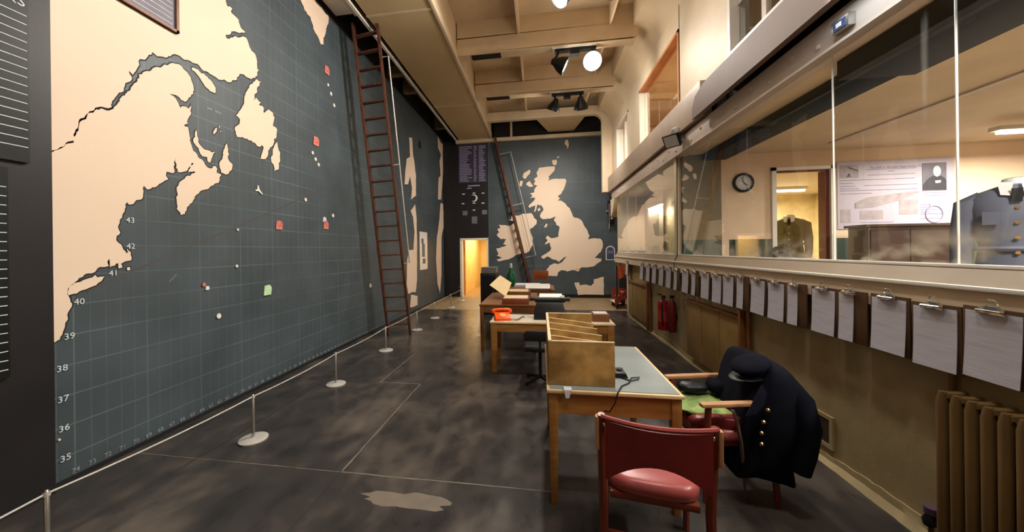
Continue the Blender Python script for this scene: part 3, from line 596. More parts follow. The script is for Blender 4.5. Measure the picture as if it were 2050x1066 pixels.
# black tally board and black boarding at the near end of the wall
struct('trim_50', MB().box(XL, XL + .09, YB, 1.965, 0, 5.6), BLACK, 'black painted boarding at the near end of the map', 'boarding')
XT = XL + .115
tb = thing('tally_board', 'black ruled tally board high at the left edge', 'board', (XT, 1.4, 2.3))
MB().box(XL + .092, XT, .6, 1.845, 2.30, 3.75).build('board', BLACKM, tb)
for k in range(16):
    MB().box(XT, XT + .003, .6, 1.835, 2.40 + .0585 * k, 2.405 + .0585 * k).build('ruled_line', NUMER, tb)
text('REMARKS', .085, 'heading', NUMER, tb, (XT + .002, 1.83, 3.335), Yx, Zx, align='RIGHT')
tb2 = thing('tally_board', 'lower black ruled board at the extreme left edge', 'board', (XT, 1.4, .9))
MB().box(XL + .092, XT, .6, 1.745, .9, 2.25).build('board', BLACKM, tb2)
for k in range(21): MB().box(XT, XT + .003, .6, 1.735, .95 + .0585 * k, .955 + .0585 * k).build('ruled_line', NUMER, tb2)

# ------------------------------------------------------------------ end wall map
em = thing('wall_map', 'dark map of the British Isles with cream land on the end wall', 'map', (0.4, YE, .03))
MB().box(-1.83, 2.62, YE - .008, YE, .12, 5.53).build('sea_panel', SEA_E, em)
GB = [(1080, 336), (1088, 335), (1111, 333), (1111, 339), (1104, 348), (1098, 354), (1100, 357), (1097, 362), (1111, 358), (1131, 358), (1134, 362), (1130, 375), (1124, 388), (1117, 394), (1122, 398), (1114, 404), (1122, 402), (1133, 409), (1141, 417), (1144, 425), (1149, 435), (1159, 438), (1166, 444), (1176, 462), (1181, 472), (1177, 479), (1191, 477), (1203, 479), (1207, 487), (1206, 498), (1201, 506), (1191, 516), (1204, 518), (1204, 523), (1189, 533), (1177, 536), (1164, 536), (1155, 541), (1145, 541), (1135, 544), (1125, 541), (1118, 545), (1115, 553), (1108, 553), (1096, 553), (1088, 558), (1085, 560), (1085, 553), (1091, 545), (1101, 531), (1108, 528), (1120, 528), (1127, 523), (1135, 513), (1125, 520), (1118, 525), (1113, 521), (1105, 519), (1096, 514), (1088, 519), (1083, 516), (1085, 513), (1091, 509), (1100, 504), (1103, 496), (1101, 487), (1090, 489), (1096, 482), (1092, 477), (1096, 472), (1103, 477), (1118, 474), (1120, 454), (1115, 452), (1109, 442), (1113, 433), (1105, 437), (1096, 438), (1085, 439), (1081, 433), (1082, 429), (1088, 421), (1084, 412), (1076, 410), (1072, 423), (1069, 425), (1072, 412), (1060, 417), (1058, 413), (1069, 402), (1072, 396), (1061, 397), (1066, 393), (1061, 388), (1069, 385), (1069, 380), (1076, 372), (1068, 369), (1071, 364), (1068, 358), (1076, 354), (1074, 346), (1077, 342)]
IRE = [(999, 450), (1015, 452), (1022, 452), (1030, 445), (1025, 443), (1015, 441), (1024, 438), (1026, 430), (1037, 432), (1047, 428), (1064, 427), (1069, 437), (1075, 443), (1073, 450), (1068, 455), (1061, 460), (1067, 477), (1066, 491), (1059, 504), (1051, 507), (1039, 509), (1022, 518), (998, 524), (993, 521), (1005, 516), (993, 513), (998, 508), (993, 498), (1014, 492), (1007, 489), (1014, 479), (1002, 479), (994, 470), (999, 465), (996, 459), (1002, 457)]
FRA = [(1149, 566), (1159, 565), (1162, 572), (1174, 570), (1184, 573), (1189, 567), (1188, 560), (1199, 557), (1209, 554), (1209, 591), (1157, 591), (1156, 582), (1152, 573)]
EISL = [[(1055, 366), (1060, 362), (1064, 369), (1068, 374), (1061, 375), (1053, 370)], [(1061, 340), (1062, 346), (1056, 353), (1050, 359), (1046, 353), (1048, 347), (1055, 343)], [(1041, 362), (1047, 362), (1045, 374), (1040, 372)], [(1105, 321), (1115, 319), (1115, 326), (1112, 331), (1106, 329)], [(1114, 315), (1120, 312), (1119, 318)], [(1131, 282), (1137, 280), (1139, 291), (1136, 299), (1134, 291), (1130, 289)], [(1089, 455), (1093, 448), (1096, 449), (1093, 456)], [(1076, 420), (1081, 414), (1082, 421), (1078, 424)], [(1152, 543), (1157, 538), (1161, 541), (1156, 544)]]
for k, p in enumerate([GB, IRE, FRA] + EISL):
    land(em, px2(p, 'y', YE - .01), to_e, .004, seed=60 + k, amp=.16, lv=2)
# black information board left of it
ib = thing('information_board', 'black board with a lettered table and moon disc above the doorway', 'board', (-2.6, YE, 2.1))
MB().box(XL + .02, -1.835, YE - .03, YE - .002, 2.125, 5.515).box(XL + .02, -2.885, YE - .03, YE - .002, .0, 2.125).build('board', BLACK, ib)
LIL = mat('lilac_lettering', S(150, 146, 176), 0.6)
Xx = Vector((1, 0, 0)); rnd = random.Random(8)
FY = YE - .032
MB().box(-2.90, -1.86, FY - .001, YE - .03, 4.12, 5.49).build('table_ground', mat('table_ground', S(58, 54, 72), 0.6), ib)
for r in range(22):
    z = 5.44 - .059 * r
    for (a, b_) in ((-2.86, -2.40), (-2.33, -2.22), (-2.15, -1.9)):
        l = b_ - a; e = a + l * (rnd.uniform(.55, 1.0) if r > 1 else 1)
        MB().box(a, e, FY - .004, FY - .001, z - .032, z - .004).build('table_line', LIL, ib)
MB().box(-2.56, -2.12, FY - .004, FY, 3.985, 4.03).build('word_strip', LIL, ib); MB().box(-2.60, -2.42, FY - .004, FY, 3.90, 3.94).build('word_strip', LIL, ib)
MB().lathe([(.13, 0), (.13, .008)], (-2.34, FY, 3.56), (0, -1, 0), 24).build('moon_disc', WHITE, ib, label='white moon disc')
MB().lathe([(.105, 0), (.105, .012)], (-2.375, FY, 3.56), (0, -1, 0), 24).build('moon_shadow', BLACK, ib)
for (u, v, a, b_) in ((931, 427, .09, .08), (970, 425, .09, .08), (950, 441, .1, .13)):
    q = un(u, v, 'y', FY); MB().box(q.x - a, q.x + a, FY - .004, FY, q.z - b_, q.z + b_).build('notice_plate', PHOTO, ib)
for (u, v) in ((928, 389), (967, 387), (927, 408), (967, 407), (949, 421), (949, 387), (949, 407)):
    q = un(u, v, 'y', FY); MB().box(q.x - .05, q.x + .05, FY - .004, FY, q.z - .018, q.z + .018).build('word_strip', PAPER, ib)
sg = thing('arched_sign', 'small blue sign with an arched white border beside the south coast', 'sign', (2.33, YE - .02, 1.3))
so = [(-.15, 0), (.15, 0), (.15, .34)] + arc(0, .34, .15, 0, PI, 8)[1:-1] + [(-.15, .34)]
MB().prism([(2.34 + a, YE - .012, 1.29 + b_) for a, b_ in so], (0, -.012, 0)).build('border', PAPER, sg)
MB().prism([(2.34 + a * .8, YE - .0245, 1.32 + b_ * .86) for a, b_ in so], (0, -.004, 0)).build('plate', mat('slate_blue', S(62, 70, 96), 0.5), sg)
MB().box(2.25, 2.43, YE - .031, YE - .029, 1.52, 1.62).build('word_strip', PHOTO, sg)

# ------------------------------------------------------------------ ladders
def ladder(label, b0, b1, t0, t1, n, handrail, hang):
    b0, b1, t0, t1 = map(Vector, (b0, b1, t0, t1)); c = (b0 + b1) / 2
    t = thing('ladder', label, 'ladder', (c.x, c.y, 0))
    x = (b1 - b0).normalized()
    for a, b_ in ((b0, t0), (b1, t1)): MB().bar(a, b_, .045, .085, up=x.cross((b_ - a).normalized())).build('rail', LADW, t, bevel=.006)
    for k in range(n):
        f = (k + .8) / (n + .6); MB().bar(b0.lerp(t0, f), b1.lerp(t1, f), .075, .028).build('rung', LADW, t, bevel=.004)
    h = Vector(handrail); f0, f1 = .25, .89
    p = [b1.lerp(t1, f1), b1.lerp(t1, f1) + h, b1.lerp(t1, .57) + h, b1.lerp(t1, f0) + h, b1.lerp(t1, f0)]
    MB().tube(p, .014, 6).build('handrail', PALEM, t); MB().tube([b1.lerp(t1, .57), b1.lerp(t1, .57) + h], .013, 6).build('handrail_bracket', PALEM, t)
    MB().bar(t1 + Vector(hang) * .0, t1 + Vector(hang), .04, .03).build('hanger', LADW, t)
    return t
ladder('tall dark wooden ladder with pale handrail leaning by the left map', (-3.03, 6.62, 0), (-2.60, 6.70, 0), (-3.20, 5.70, 5.68), (-2.76, 5.71, 5.74), 20, (.13, .02, .02), (0, -.02, .22))
ladder('brown wooden ladder seen edge-on against the end wall map', (-.24, 12.34, 0), (-.24, 12.0, 0), (-1.52, 12.35, 5.55), (-1.52, 12.1, 5.62), 19, (.40, .02, .08), (0, 0, .1))

# ------------------------------------------------------------------ barrier
pos = [(-2.66, 1.50), (-2.57, 2.78), (-2.58, 4.08), (-2.60, 5.57), (-2.61, 7.10), (-2.62, 8.4), (-2.62, 10.0), (-2.62, 11.4)]
tops = []
s0 = None
slab = ['post at the bottom left corner with only its top in view', 'barrier post with the largest pale base in view', 'barrier post below the middle of the map', 'barrier post just left of the ladder foot', 'barrier post just right of the ladder foot', 'barrier post beyond the ladder, before the white chart', 'barrier post by the far coast', 'last barrier post near the corner by the doorway']
for k, (x, y) in enumerate(pos):
    if s0 is None:
        s0 = thing('barrier_post', slab[0], 'post', (x, y, 0), group='low rope barrier posts')
        MB().lathe([(.115, 0), (.117, .012), (.10, .02), (.02, .026)], (0, 0, 0), n=28).build('base', PALEM, s0, world=False)
        MB().lathe([(.012, .02), (.012, .40), (.006, .408)], (0, 0, 0), n=10).build('pole', STEEL, s0, world=False)
        MB().lathe([(.016, .375), (.016, .395)], (0, 0, 0), n=10).build('collar', PALEM, s0, world=False)
    else: dup(s0, (x, y, 0), 0, slab[k])
    tops.append(Vector((x, y, .388)))
tops = [Vector((-2.66, .2, .388))] + tops
cp = []
for a, b_ in zip(tops[:-1], tops[1:]):
    for i in range(6): f = i / 6; cp.append(a.lerp(b_, f) - Vector((0, 0, .018 * 4 * f * (1 - f))))
cp.append(tops[-1]); cp.append(Vector((-2.9, 12.2, .388)))
cp = [p + Vector((0.0, 0, 0)) for p in cp]
tag(MB().tube(cp, .006, 6).build('boundary_rope', PALEM), 'thin pale cord strung along the low barrier posts', 'rope')

# ------------------------------------------------------------------ desks
def desk(name, label, loc, w, d, h, m, mtop, edge, ap=.13, leg=.055, inset=.012):
    t = thing(name, label, 'desk', loc)
    MB().box(0, w, 0, d, h - .026, h - .004).build('tabletop', edge, t, world=False, bevel=.004)
    MB().box(.022, w - .022, .022, d - .022, h - .004, h).build('desktop_inlay', mtop, t, world=False)
    for (x, y) in ((inset, inset), (w - inset - leg, inset), (inset, d - inset - leg), (w - inset - leg, d - inset - leg)):
        x_, y_ = x + leg / 2, y + leg / 2
        MB().rings([[Vector((x_ + a * s, y_ + b_ * s, z)) for a, b_ in ((-1, -1), (1, -1), (1, 1), (-1, 1))] for z, s in ((0, leg * .36), (h - ap - .03, leg / 2), (h - .026, leg / 2))]).build('leg', m, t, world=False, bevel=.003)
    q = inset + leg
    for a in ((q, w - q, inset + .006, inset + .026), (q, w - q, d - inset - .026, d - inset - .006)): MB().box(*a, h - .026 - ap, h - .026).build('apron', m, t, world=False)
    for a in ((inset + .006, inset + .026), (w - inset - .026, w - inset - .006)): MB().box(*a, q, d - q, h - .026 - ap, h - .026).build('apron', m, t, world=False)
    return t
k1 = desk('desk', 'light wooden desk with grey-blue top carrying the letter rack', (.03, 2.32, 0), .84, 1.12, .765, OAK, GREYTOP, PLYEDGE, ap=.135, leg=.06)
k2 = desk('desk', 'wooden desk with cream top under the orange telephone', (-.70, 4.74, 0), 1.65, .60, .70, OAK, CREAMTOP, PLYEDGE, ap=.11, leg=.085)
k3 = desk('desk', 'brown wooden desk with propped cream folder', (-1.02, 5.72, 0), .95, 1.65, .78, OAKD, mat('brown_leather_top', S(132, 84, 50), .45, var=.1), OAKD, ap=.11, leg=.06)
k4 = desk('desk', 'far brown desk with white papers before the end map', (-.85, 7.75, 0), 1.15, 1.1, .80, OAKD, OAKD, OAKD, ap=.11, leg=.06)

# letter rack on the near desk
lr = thing('letter_rack', 'open plywood letter rack with slanted dividers on the grey desk', 'rack', (.25, 2.9, .765))
X0, X1, Y0, Y1, ZB, ZT = .045, .475, 2.40, 3.46, .765, 1.055
MB().box(X0, X1, Y0, Y0 + .016, ZB + .002, ZT).build('front_panel', PLY, lr, label='stained plywood panel', bevel=.002)
MB().box(X0, X1, Y0 - .001, Y0 + .017, ZT, ZT + .008).build('front_lipping', PLYEDGE, lr)
MB().box(X0, X0 + .016, Y0 + .016, Y1, ZB + .002, ZT).build('side_panel', PLY, lr)
MB().box(X0 - .001, X0 + .02, Y0, Y1, ZT, ZT + .008).build('side_lipping', PLYEDGE, lr)
MB().box(X0, X1, Y1, Y1 + .016, ZB + .002, ZT).build('back_panel', PLY, lr); MB().box(X0, X1, Y1 - .001, Y1 + .017, ZT, ZT + .007).build('back_lipping', PLYEDGE, lr)
MB().box(X0, X1, Y0 + .016, Y1, ZB + .001, ZB + .012).build('base_board', PLY, lr)
for y in (2.62, 2.84, 3.08, 3.30):
    MB().prism([(X0 + .016, y, ZB + .012), (X1, y + .05, ZB + .012), (X1, y + .05, ZT - .07), (X0 + .016, y, ZT - .01)], (0, .008, 0)).build('divider', PLY, lr)
    MB().bar((X0 + .016, y + .004, ZT - .008), (X1, y + .054, ZT - .068), .009, .005).build('divider_edge', PLYEDGE, lr)
sm = thing('card_box', 'small brown card box with white cards behind the letter rack', 'box', (.79, 4.98, .70))
MB().box(.68, .90, 4.86, 5.10, .70, .80).build('box', OAKD, sm, bevel=.004); MB().box(.70, .88, 4.89, 5.05, .80, .81).build('cards', PAPER, sm)
tag(MB().prism([(.14, 2.318, .766), (.185, 2.318, .766), (.172, 2.318, .715), (.150, 2.318, .715)], (0, -.004, 0)).box(.14, .19, 2.318, 2.37, .766, .769).build('paper_tab', PAPER), 'white paper tab folded over the near desk edge', 'tab')
hs = thing('desk_switch', 'small black switch unit beside the letter rack', 'switch', (.54, 2.65, .765))
MB().prism([(.50, 2.58, .765), (.60, 2.58, .765), (.585, 2.58, .80), (.515, 2.58, .80)], (0, .13, 0)).build('body', RUBBER, hs, bevel=.004)
MB().lathe([(.02, 0), (.016, .012)], (.55, 2.64, .80), n=12).build('button', BLACKM, hs)
wv = [(.55, 2.58, .768), (.60, 2.52, .768), (.66, 2.56, .768), (.68, 2.6, .769), (.62, 2.58, .769), (.58, 2.48, .768), (.52, 2.42, .768), (.47, 2.30, .768), (.45, 2.295, .70), (.42, 2.31, .64), (.38, 2.36, .63), (.3, 2.4, .62)]
tag(MB().tube([Vector(p) + Vector((0, 0, .003)) for p in wv], .0045, 6).build('cable', RUBBER), 'thin dark cable trailing over the near desk front', 'cable')

# orange telephone
ph = thing('telephone', 'bright orange telephone with dark coiled cord', 'telephone', (-.54, 4.9, .701), rz=.25)
MB().prism([(-.11, -.10, 0), (-.11, .11, 0), (-.11, .11, .085), (-.11, .05, .095), (-.11, -.10, .035)], (.22, 0, 0)).build('body', ORANGE, ph, world=False, bevel=.012)
MB().lathe([(.05, 0), (.046, .012), (.02, .014)], (0, -.03, .062), (0, -.42, 1), n=18).build('dial', mat('orange_dial', S(250, 150, 90), .3), ph, world=False)
hsb = MB().tube([(-.13, .075, .105), (-.10, .075, .125), (0, .075, .132), (.10, .075, .125), (.13, .075, .105)], [.026, .022, .018, .022, .026], 10).build('handset', ORANGE, ph, world=False)
MB().lathe([(.03, 0), (.028, .03)], (-.12, .075, .085), n=12).lathe([(.03, 0), (.028, .03)], (.12, .075, .085), n=12).build('handset_cups', ORANGE, hsb, world=False)
pc = []
for k in range(90): a = k * .7; f = k / 90; pc.append(Vector((.10 + .24 * f, -.02 - .10 * math.sin(f * 5) + .012 * math.cos(a), .012 + .012 * math.sin(a))))
MB().tube(pc, .004, 5).build('cord', RUBBER, ph, world=False)

# typewriter with paper
tw = thing('typewriter', 'black covered typewriter with white paper on the cream desk', 'typewriter', (.12, 5.08, .70))
MB().rings([[Vector((a * w_, b_ * d_ + .01, z)) for a, b_ in ((-1, -1), (1, -1), (1, 1), (-1, 1))] for z, w_, d_ in ((0, .225, .17), (.10, .22, .16), (.19, .19, .13), (.23, .185, .12))]).build('body', RUBBER, tw, world=False, bevel=.015)
MB().lathe([(.028, -.25), (.028, .25)], (0, .05, .262), (1, 0, 0), 14).build('platen', BLACKM, tw, world=False)
MB().lathe([(.034, .25), (.034, .285)], (0, .05, .262), (1, 0, 0), 12).lathe([(.034, -.285), (.034, -.25)], (0, .05, .262), (1, 0, 0), 12).build('platen_knobs', BLACKM, tw, world=False)
MB().box(-.21, .22, -.03, .02, .225, .27).build('carriage', BLACKM, tw, world=False, bevel=.006)
MB().prism([(-.15, .07, .285), (.19, .07, .285), (.18, .17, .325), (-.14, .17, .325)], (0, 0, .003)).build('sheet', WHITE, tw, world=False)
MB().box(.15, .21, .0, .10, .285, .31).build('paper_rest', WHITE, tw, world=False)
for r in range(4):
    for c_ in range(9): MB().lathe([(.010, 0), (.009, .008)], (-.16 + c_ * .04, .19 + r * .022, .05 - r * .006 + .02), n=8).build('key', BLACKM, tw, world=False)
# papers, trays and folder on desk 3 and 4
tr_ = thing('document_tray', 'brown wooden tray with papers at the front of the brown desk', 'tray', (-.42, 5.95, .78))
MB().box(-.64, -.20, 5.76, 6.22, .78, .87).build('tray', mat('mahogany', S(122, 58, 36), .4, var=.12), tr_, bevel=.004)
MB().box(-.62, -.22, 5.80, 6.20, .872, .878).build('paper_stack', PAPER2, tr_); MB().box(-.50, -.22, 5.88, 6.0, .879, .884).build('loose_sheet', WHITE, tr_)
tr2 = thing('document_tray', 'second wooden tray behind the cream folder', 'tray', (-.4, 6.75, .78))
MB().box(-.66, -.20, 6.5, 6.95, .78, .90).build('tray', OAKD, tr2, bevel=.004); MB().box(-.62, -.24, 6.53, 6.92, .901, .905).build('paper_stack', PAPER2, tr2)
f0, f1, f2, f3 = un(1000, 553, 'y', 6.75), un(1023, 568, 'y', 6.55), un(1012, 594, 'y', 6.25), un(980, 571, 'y', 6.45)
tag(MB().prism([f0, f1, f2, f3], (.012, .016, .012)).build('folder', PAPER2), 'large cream folder propped at an angle on the brown desk', 'folder')
zp = .80
tag(MB().box(-.62, -.02, 8.3, 8.75, zp, zp + .05).build('paper_stack', PAPER), 'white paper stack on the far brown desk', 'papers')
bk = thing('open_ledger', 'white ledger with black cover at the edge of the far desk', 'book', (0, 7.95, zp))
MB().box(-.35, .22, 7.80, 8.15, zp, zp + .02).build('cover', RUBBER, bk); MB().prism([(-.34, 7.80, zp + .02), (.20, 7.80, zp + .02), (.20, 8.02, zp + .09), (-.34, 8.02, zp + .09)], (0, .02, .012)).build('pages', WHITE, bk)
gb = thing('bottle', 'green bottle with pale neck standing on the far desk', 'bottle', (-.62, 8.7, zp))
MB().lathe([(.12, 0), (.125, .05), (.12, .22), (.07, .36), (.035, .44)], (-.72, 8.55, zp), n=18).build('body', GREENB, gb); MB().lathe([(.033, .44), (.03, .54), (.02, .55)], (-.72, 8.55, zp), n=12).build('neck', PAPER, gb)
cb = thing('cabinet', 'dark narrow cabinet with grey box on top beside the doorway', 'cabinet', (-1.4, 9.2, 0))
MB().box(-1.56, -1.14, 9.0, 9.4, 0, 1.08).build('body', BLACK, cb, bevel=.006); MB().box(-1.53, -1.17, 8.99, 9.0, .1, 1.02).build('door', BLACKM, cb); MB().lathe([(.012, 0), (.012, .02)], (-1.22, 8.99, .62), (0, -1, 0), 10).build('knob', CHROME, cb)
tag(MB().box(-1.54, -1.14, 9.02, 9.38, 1.08, 1.23).build('storage_box', mat('grey_card', S(120, 116, 112), .6)), 'grey box standing on the dark cabinet', 'box')

# ------------------------------------------------------------------ chairs
def armchair(label, loc, rz, arms=True):
    """seat front towards +Y in its own frame"""
    t = thing('armchair', label, 'chair', loc, rz, group='red leather armchairs')
    sh = []
    for k in range(24):
        a = 2 * PI * k / 24; c_, s_ = math.cos(a), math.sin(a); e = .55
        sh.append((math.copysign(abs(c_) ** e, c_), math.copysign(abs(s_) ** e, s_)))
    MB().rings([[Vector((x * .235 * f, .225 + y * .215 * f, z)) for x, y in sh] for z, f in ((.40, .93), (.415, .985), (.445, 1), (.468, .97), (.482, .85), (.488, .55), (.489, .1))]).build('seat', PINKR, t, world=False, label='faded red leather seat', angle=60)
    MB().box(-.21, .21, .03, .42, .365, .402).build('seat_rail', REDW, t, world=False, bevel=.006)
    for s in (-1, 1):
        MB().tube([(s * .245, -.03, 0), (s * .245, .0, .40), (s * .25, -.035, .70), (s * .252, -.06, .84)], [.018, .024, .023, .019], 8).build('leg', REDW, t, world=False)
        if not arms:
            MB().tube([(s * .225, .41, 0), (s * .228, .405, .30), (s * .23, .40, .40)], [.017, .021, .023], 8).build('leg', REDW, t, world=False)
            MB().rings([[Vector((s * .272 + dx, -.055 + dy, z)) for dx, dy in ((-.010, -.018), (.010, -.018), (.010, .02), (-.010, .02))] for z in (.66, .69, .80, .83)]).build('side_cap', PALEW, t, world=False, bevel=.006)
        else: MB().tube([(s * .225, .41, 0), (s * .235, .405, .40), (s * .25, .40, .645)], [.017, .023, .02], 8).build('leg', REDW, t, world=False)
        if arms: MB().rings([[Vector((s * (.255 + dx), y, z + dz)) for dx, dz in ((-w_, -.012), (w_, -.012), (w_, .012), (-w_, .012))] for y, z, w_ in ((-.03, .675, .02), (.1, .672, .022), (.3, .662, .028), (.45, .655, .024))]).build('arm', PALEW, t, world=False, bevel=.006)
        MB().lathe([(.012, 0), (.009, .006)], (s * .235, -.083, .80), (0, -1, 0), 10).build('screw_cap', CHROME, t, world=False)
    n = 14; fr = []
    for k in range(n + 1):
        x = -.235 + .47 * k / n; q = (x / .235) ** 2; y = -.075 - .03 * (1 - q)
        zl = .525 + .115 * (1 - q); zt = .835 - .015 * (1 - q)
        fr.append([Vector((x, y - .012, zl)), Vector((x, y + .016, zl)), Vector((x, y + .012, zt - .01)), Vector((x, y, zt)), Vector((x, y - .014, zt - .01))])
    MB().rings(fr).build('backrest', RED, t, world=False, label='dark red leather backrest')
    MB().tube([Vector((-.255 + .51 * k / n, -.075 - .03 * (1 - ((-.255 + .51 * k / n) / .255) ** 2), .838 - .015 * (1 - ((-.255 + .51 * k / n) / .255) ** 2))) for k in range(n + 1)], .011, 6).build('top_piping', PINKR, t, world=False)
    for y in (.0, .41): MB().bar((-.23, y, .2), (.23, y, .2), .02, .03).build('stretcher', REDW, t, world=False)
    return t
c1 = armchair('red leather chair with its back to the viewer before the grey desk', (.553, 1.865, 0), -.15, arms=False)
c2 = armchair('red armchair hung with a navy coat beside the grey desk', (1.44, 2.76, 0), PI / 2 + .10)
# far chairs
def plain_chair(name, label, loc, rz, m, h=.86):
    t = thing(name, label, 'chair', loc, rz)
    MB().box(-.2, .2, 0, .4, .43, .46).build('seat', m, t, world=False, bevel=.008)
    for x in (-.18, .18):
        MB().bar((x, .02, 0), (x, -.03, h), .03, .035, up=(0, 1, 0)).build('leg', m, t, world=False); MB().bar((x, .38, 0), (x, .38, .43), .03, .035, up=(0, 1, 0)).build('leg', m, t, world=False)
    MB().box(-.17, .17, -.045, -.02, h - .24, h).build('backrest', m, t, world=False, bevel=.006)
    return t
plain_chair('wooden_chair', 'orange-brown wooden chair behind the far desk by the ladder foot', (.0, 9.35, 0), PI - .2, mat('orange_brown_wood', S(168, 88, 40), .4, var=.1), h=1.12)
bc = thing('office_chair', 'black padded chair pushed under the cream-topped desk', 'chair', (-.02, 4.5, 0))
MB().rings([[Vector((x * .2 * f, y * .19 * f, z)) for x, y in ((-1, -1), (0, -1.1), (1, -1), (1.06, 0), (1, 1), (0, 1.1), (-1, 1), (-1.06, 0))] for z, f in ((.42, .9), (.44, 1), (.48, 1), (.50, .9))]).build('seat', RUBBER, bc, world=False, bevel=.01)
MB().prism([(-.19, -.22, .56), (.19, -.22, .56), (.2, -.22, .64), (.17, -.22, .69), (-.17, -.22, .69), (-.2, -.22, .64)], (0, .05, 0)).build('backrest', RUBBER, bc, world=False, bevel=.015)
MB().tube([(0, -.2, .6), (0, -.2, .45), (0, 0, .42)], .014, 8).build('back_bar', BLACKM, bc, world=False)
MB().lathe([(.022, .06), (.022, .42)], (0, 0, 0), n=10).build('column', BLACKM, bc, world=False)
for k in range(4):
    a = PI / 4 + k * PI / 2; MB().bar((0, 0, .07), (.24 * math.cos(a), .24 * math.sin(a), .02), .03, .03).build('foot', BLACKM, bc, world=False)

# navy coat over the second chair, cap, stick, blanket, gloves
ct = thing('coat', 'navy double-breasted coat draped over the red armchair back', 'coat', (1.5, 2.62, .18))
prof = [  # z, x left, x right, y near, y far
    (.19, 1.245, 1.61, 2.44, 2.82), (.24, 1.25, 1.60, 2.43, 2.83), (.30, 1.255, 1.585, 2.42, 2.84), (.38, 1.265, 1.605, 2.41, 2.87), (.48, 1.28, 1.64, 2.39, 2.92), (.58, 1.285, 1.66, 2.385, 2.98), (.66, 1.32, 1.66, 2.385, 3.04), (.74, 1.36, 1.645, 2.39, 3.08), (.81, 1.40, 1.62, 2.41, 3.09), (.865, 1.43, 1.59, 2.44, 3.08), (.895, 1.45, 1.565, 2.49, 3.04), (.91, 1.48, 1.53, 2.58, 2.94)]
rg = []; rnd = random.Random(4)
for z, a, b_, c_, d_ in prof:
    ring = []
    for k in range(36):
        t_ = 2 * PI * k / 36; cx, cy = (a + b_) / 2, (c_ + d_) / 2; e = .62
        co, si = math.cos(t_), math.sin(t_); fold = 1 + .045 * math.sin(5 * t_ + z * 6) * max(0, (.75 - z)) * 1.6 + .012 * rnd.uniform(-1, 1)
        ring.append(Vector((cx + (b_ - a) / 2 * math.copysign(abs(co) ** e, co) * fold, cy + (d_ - c_) / 2 * math.copysign(abs(si) ** e, si) * fold, z + (.025 * math.sin(3 * t_ + 1) if z < .25 else 0))))
    rg.append(ring)
MB().rings(rg).build('body', NAVY, ct, angle=80)
def sleeve(p, r, nm, par, m): return MB().tube(p, r, 12).build(nm, m, par, angle=80)
sleeve([(1.54, 2.50, .82), (1.575, 2.43, .72), (1.595, 2.40, .57), (1.575, 2.395, .42), (1.55, 2.40, .30)], [.05, .068, .064, .055, .05], 'sleeve', ct, NAVY)
LAP = mat('navy_lapel', S(30, 31, 46), .95, var=.1, spec=.1)
MB().prism([un(u, v, 'y', 2.392) for u, v in ((1524, 770), (1513, 792), (1500, 816), (1492, 834), (1514, 828), (1529, 808), (1534, 786))], (0, -.012, 0)).build('lapel', LAP, ct, bevel=.004)
for (u, v) in ((1540, 824), (1531, 848), (1527, 870), (1527, 892)):
    q = un(u, v, 'y', 2.385); MB().lathe([(.012, 0), (.013, .006), (.006, .014)], (q.x, 2.40, q.z), (0, -1, 0), 12).build('button', BRASS, ct)
cpz = thing('peaked_cap', 'dark peaked cap resting on top of the navy coat', 'cap', (1.42, 2.66, .87))
MB().lathe([(.075, .0), (.085, .02), (.085, .045), (.115, .075), (.11, .095), (.06, .108), (.01, .11)], (1.42, 2.62, .815), (-.42, -.15, 1), 24).build('crown', NAVY, cpz, angle=80)
MB().prism([Vector((1.41 + .135 * math.cos(a), 2.61 + .115 * math.sin(a), .826 + .03 * math.cos(a))) for a in [PI * .55 + PI * .95 * k / 12 for k in range(13)]], (-.01, 0, -.008)).build('peak', RUBBER, cpz)
wk = [(1.175, 2.62, .60), (1.16, 2.55, .63), (1.175, 2.49, .645), (1.205, 2.45, .63), (1.22, 2.44, .57), (1.25, 2.45, .42), (1.30, 2.52, .16), (1.32, 2.55, .004)]
tag(MB().tube([Vector(p) for p in wk], [.010] * 7 + [.007], 8).build('walking_stick', mat('stick_wood', S(96, 78, 66), .5)), 'thin walking stick with hooked handle leaning on the coated chair', 'stick')
def cushion(name, m, lab, cat, c_, sx, sy, sz, seed, e=.6):
    rnd = random.Random(seed); rg = []
    for i in range(7):
        f = i / 6; zz = -math.cos(PI * f); rr_ = max(.12, math.sqrt(max(0, 1 - zz * zz)) ** .5); ring = []
        for k in range(22):
            t_ = 2 * PI * k / 22; co, si = math.cos(t_), math.sin(t_); j = 1 + .07 * rnd.uniform(-1, 1)
            ring.append(Vector((c_[0] + sx * rr_ * j * math.copysign(abs(co) ** e, co), c_[1] + sy * rr_ * j * math.copysign(abs(si) ** e, si), c_[2] + sz * (zz + 1) + .012 * rnd.uniform(0, 1) * (f > .4))))
        rg.append(ring)
    return tag(MB().rings(rg).build(name, m, angle=80), lab, cat)
cushion('blanket', GREENC, 'crumpled green cloth lying on the coated chair seat', 'cloth', (1.20, 2.78, .495), .22, .20, .03, 3)
cushion('glove', RUBBER, 'dark gloves lying on the green cloth', 'gloves', (1.15, 2.92, .565), .11, .075, .035, 6, .9)
cushion('gas_mask_bag', NAVY, 'dark bag lying behind the gloves against the coat', 'bag', (1.34, 2.90, .565), .09, .10, .05, 9, .7)
cushion('chair_cushion', RED, 'red cushion folded over the coated chair seat edge', 'cushion', (1.19, 2.56, .45), .21, .04, .05, 12, .5)

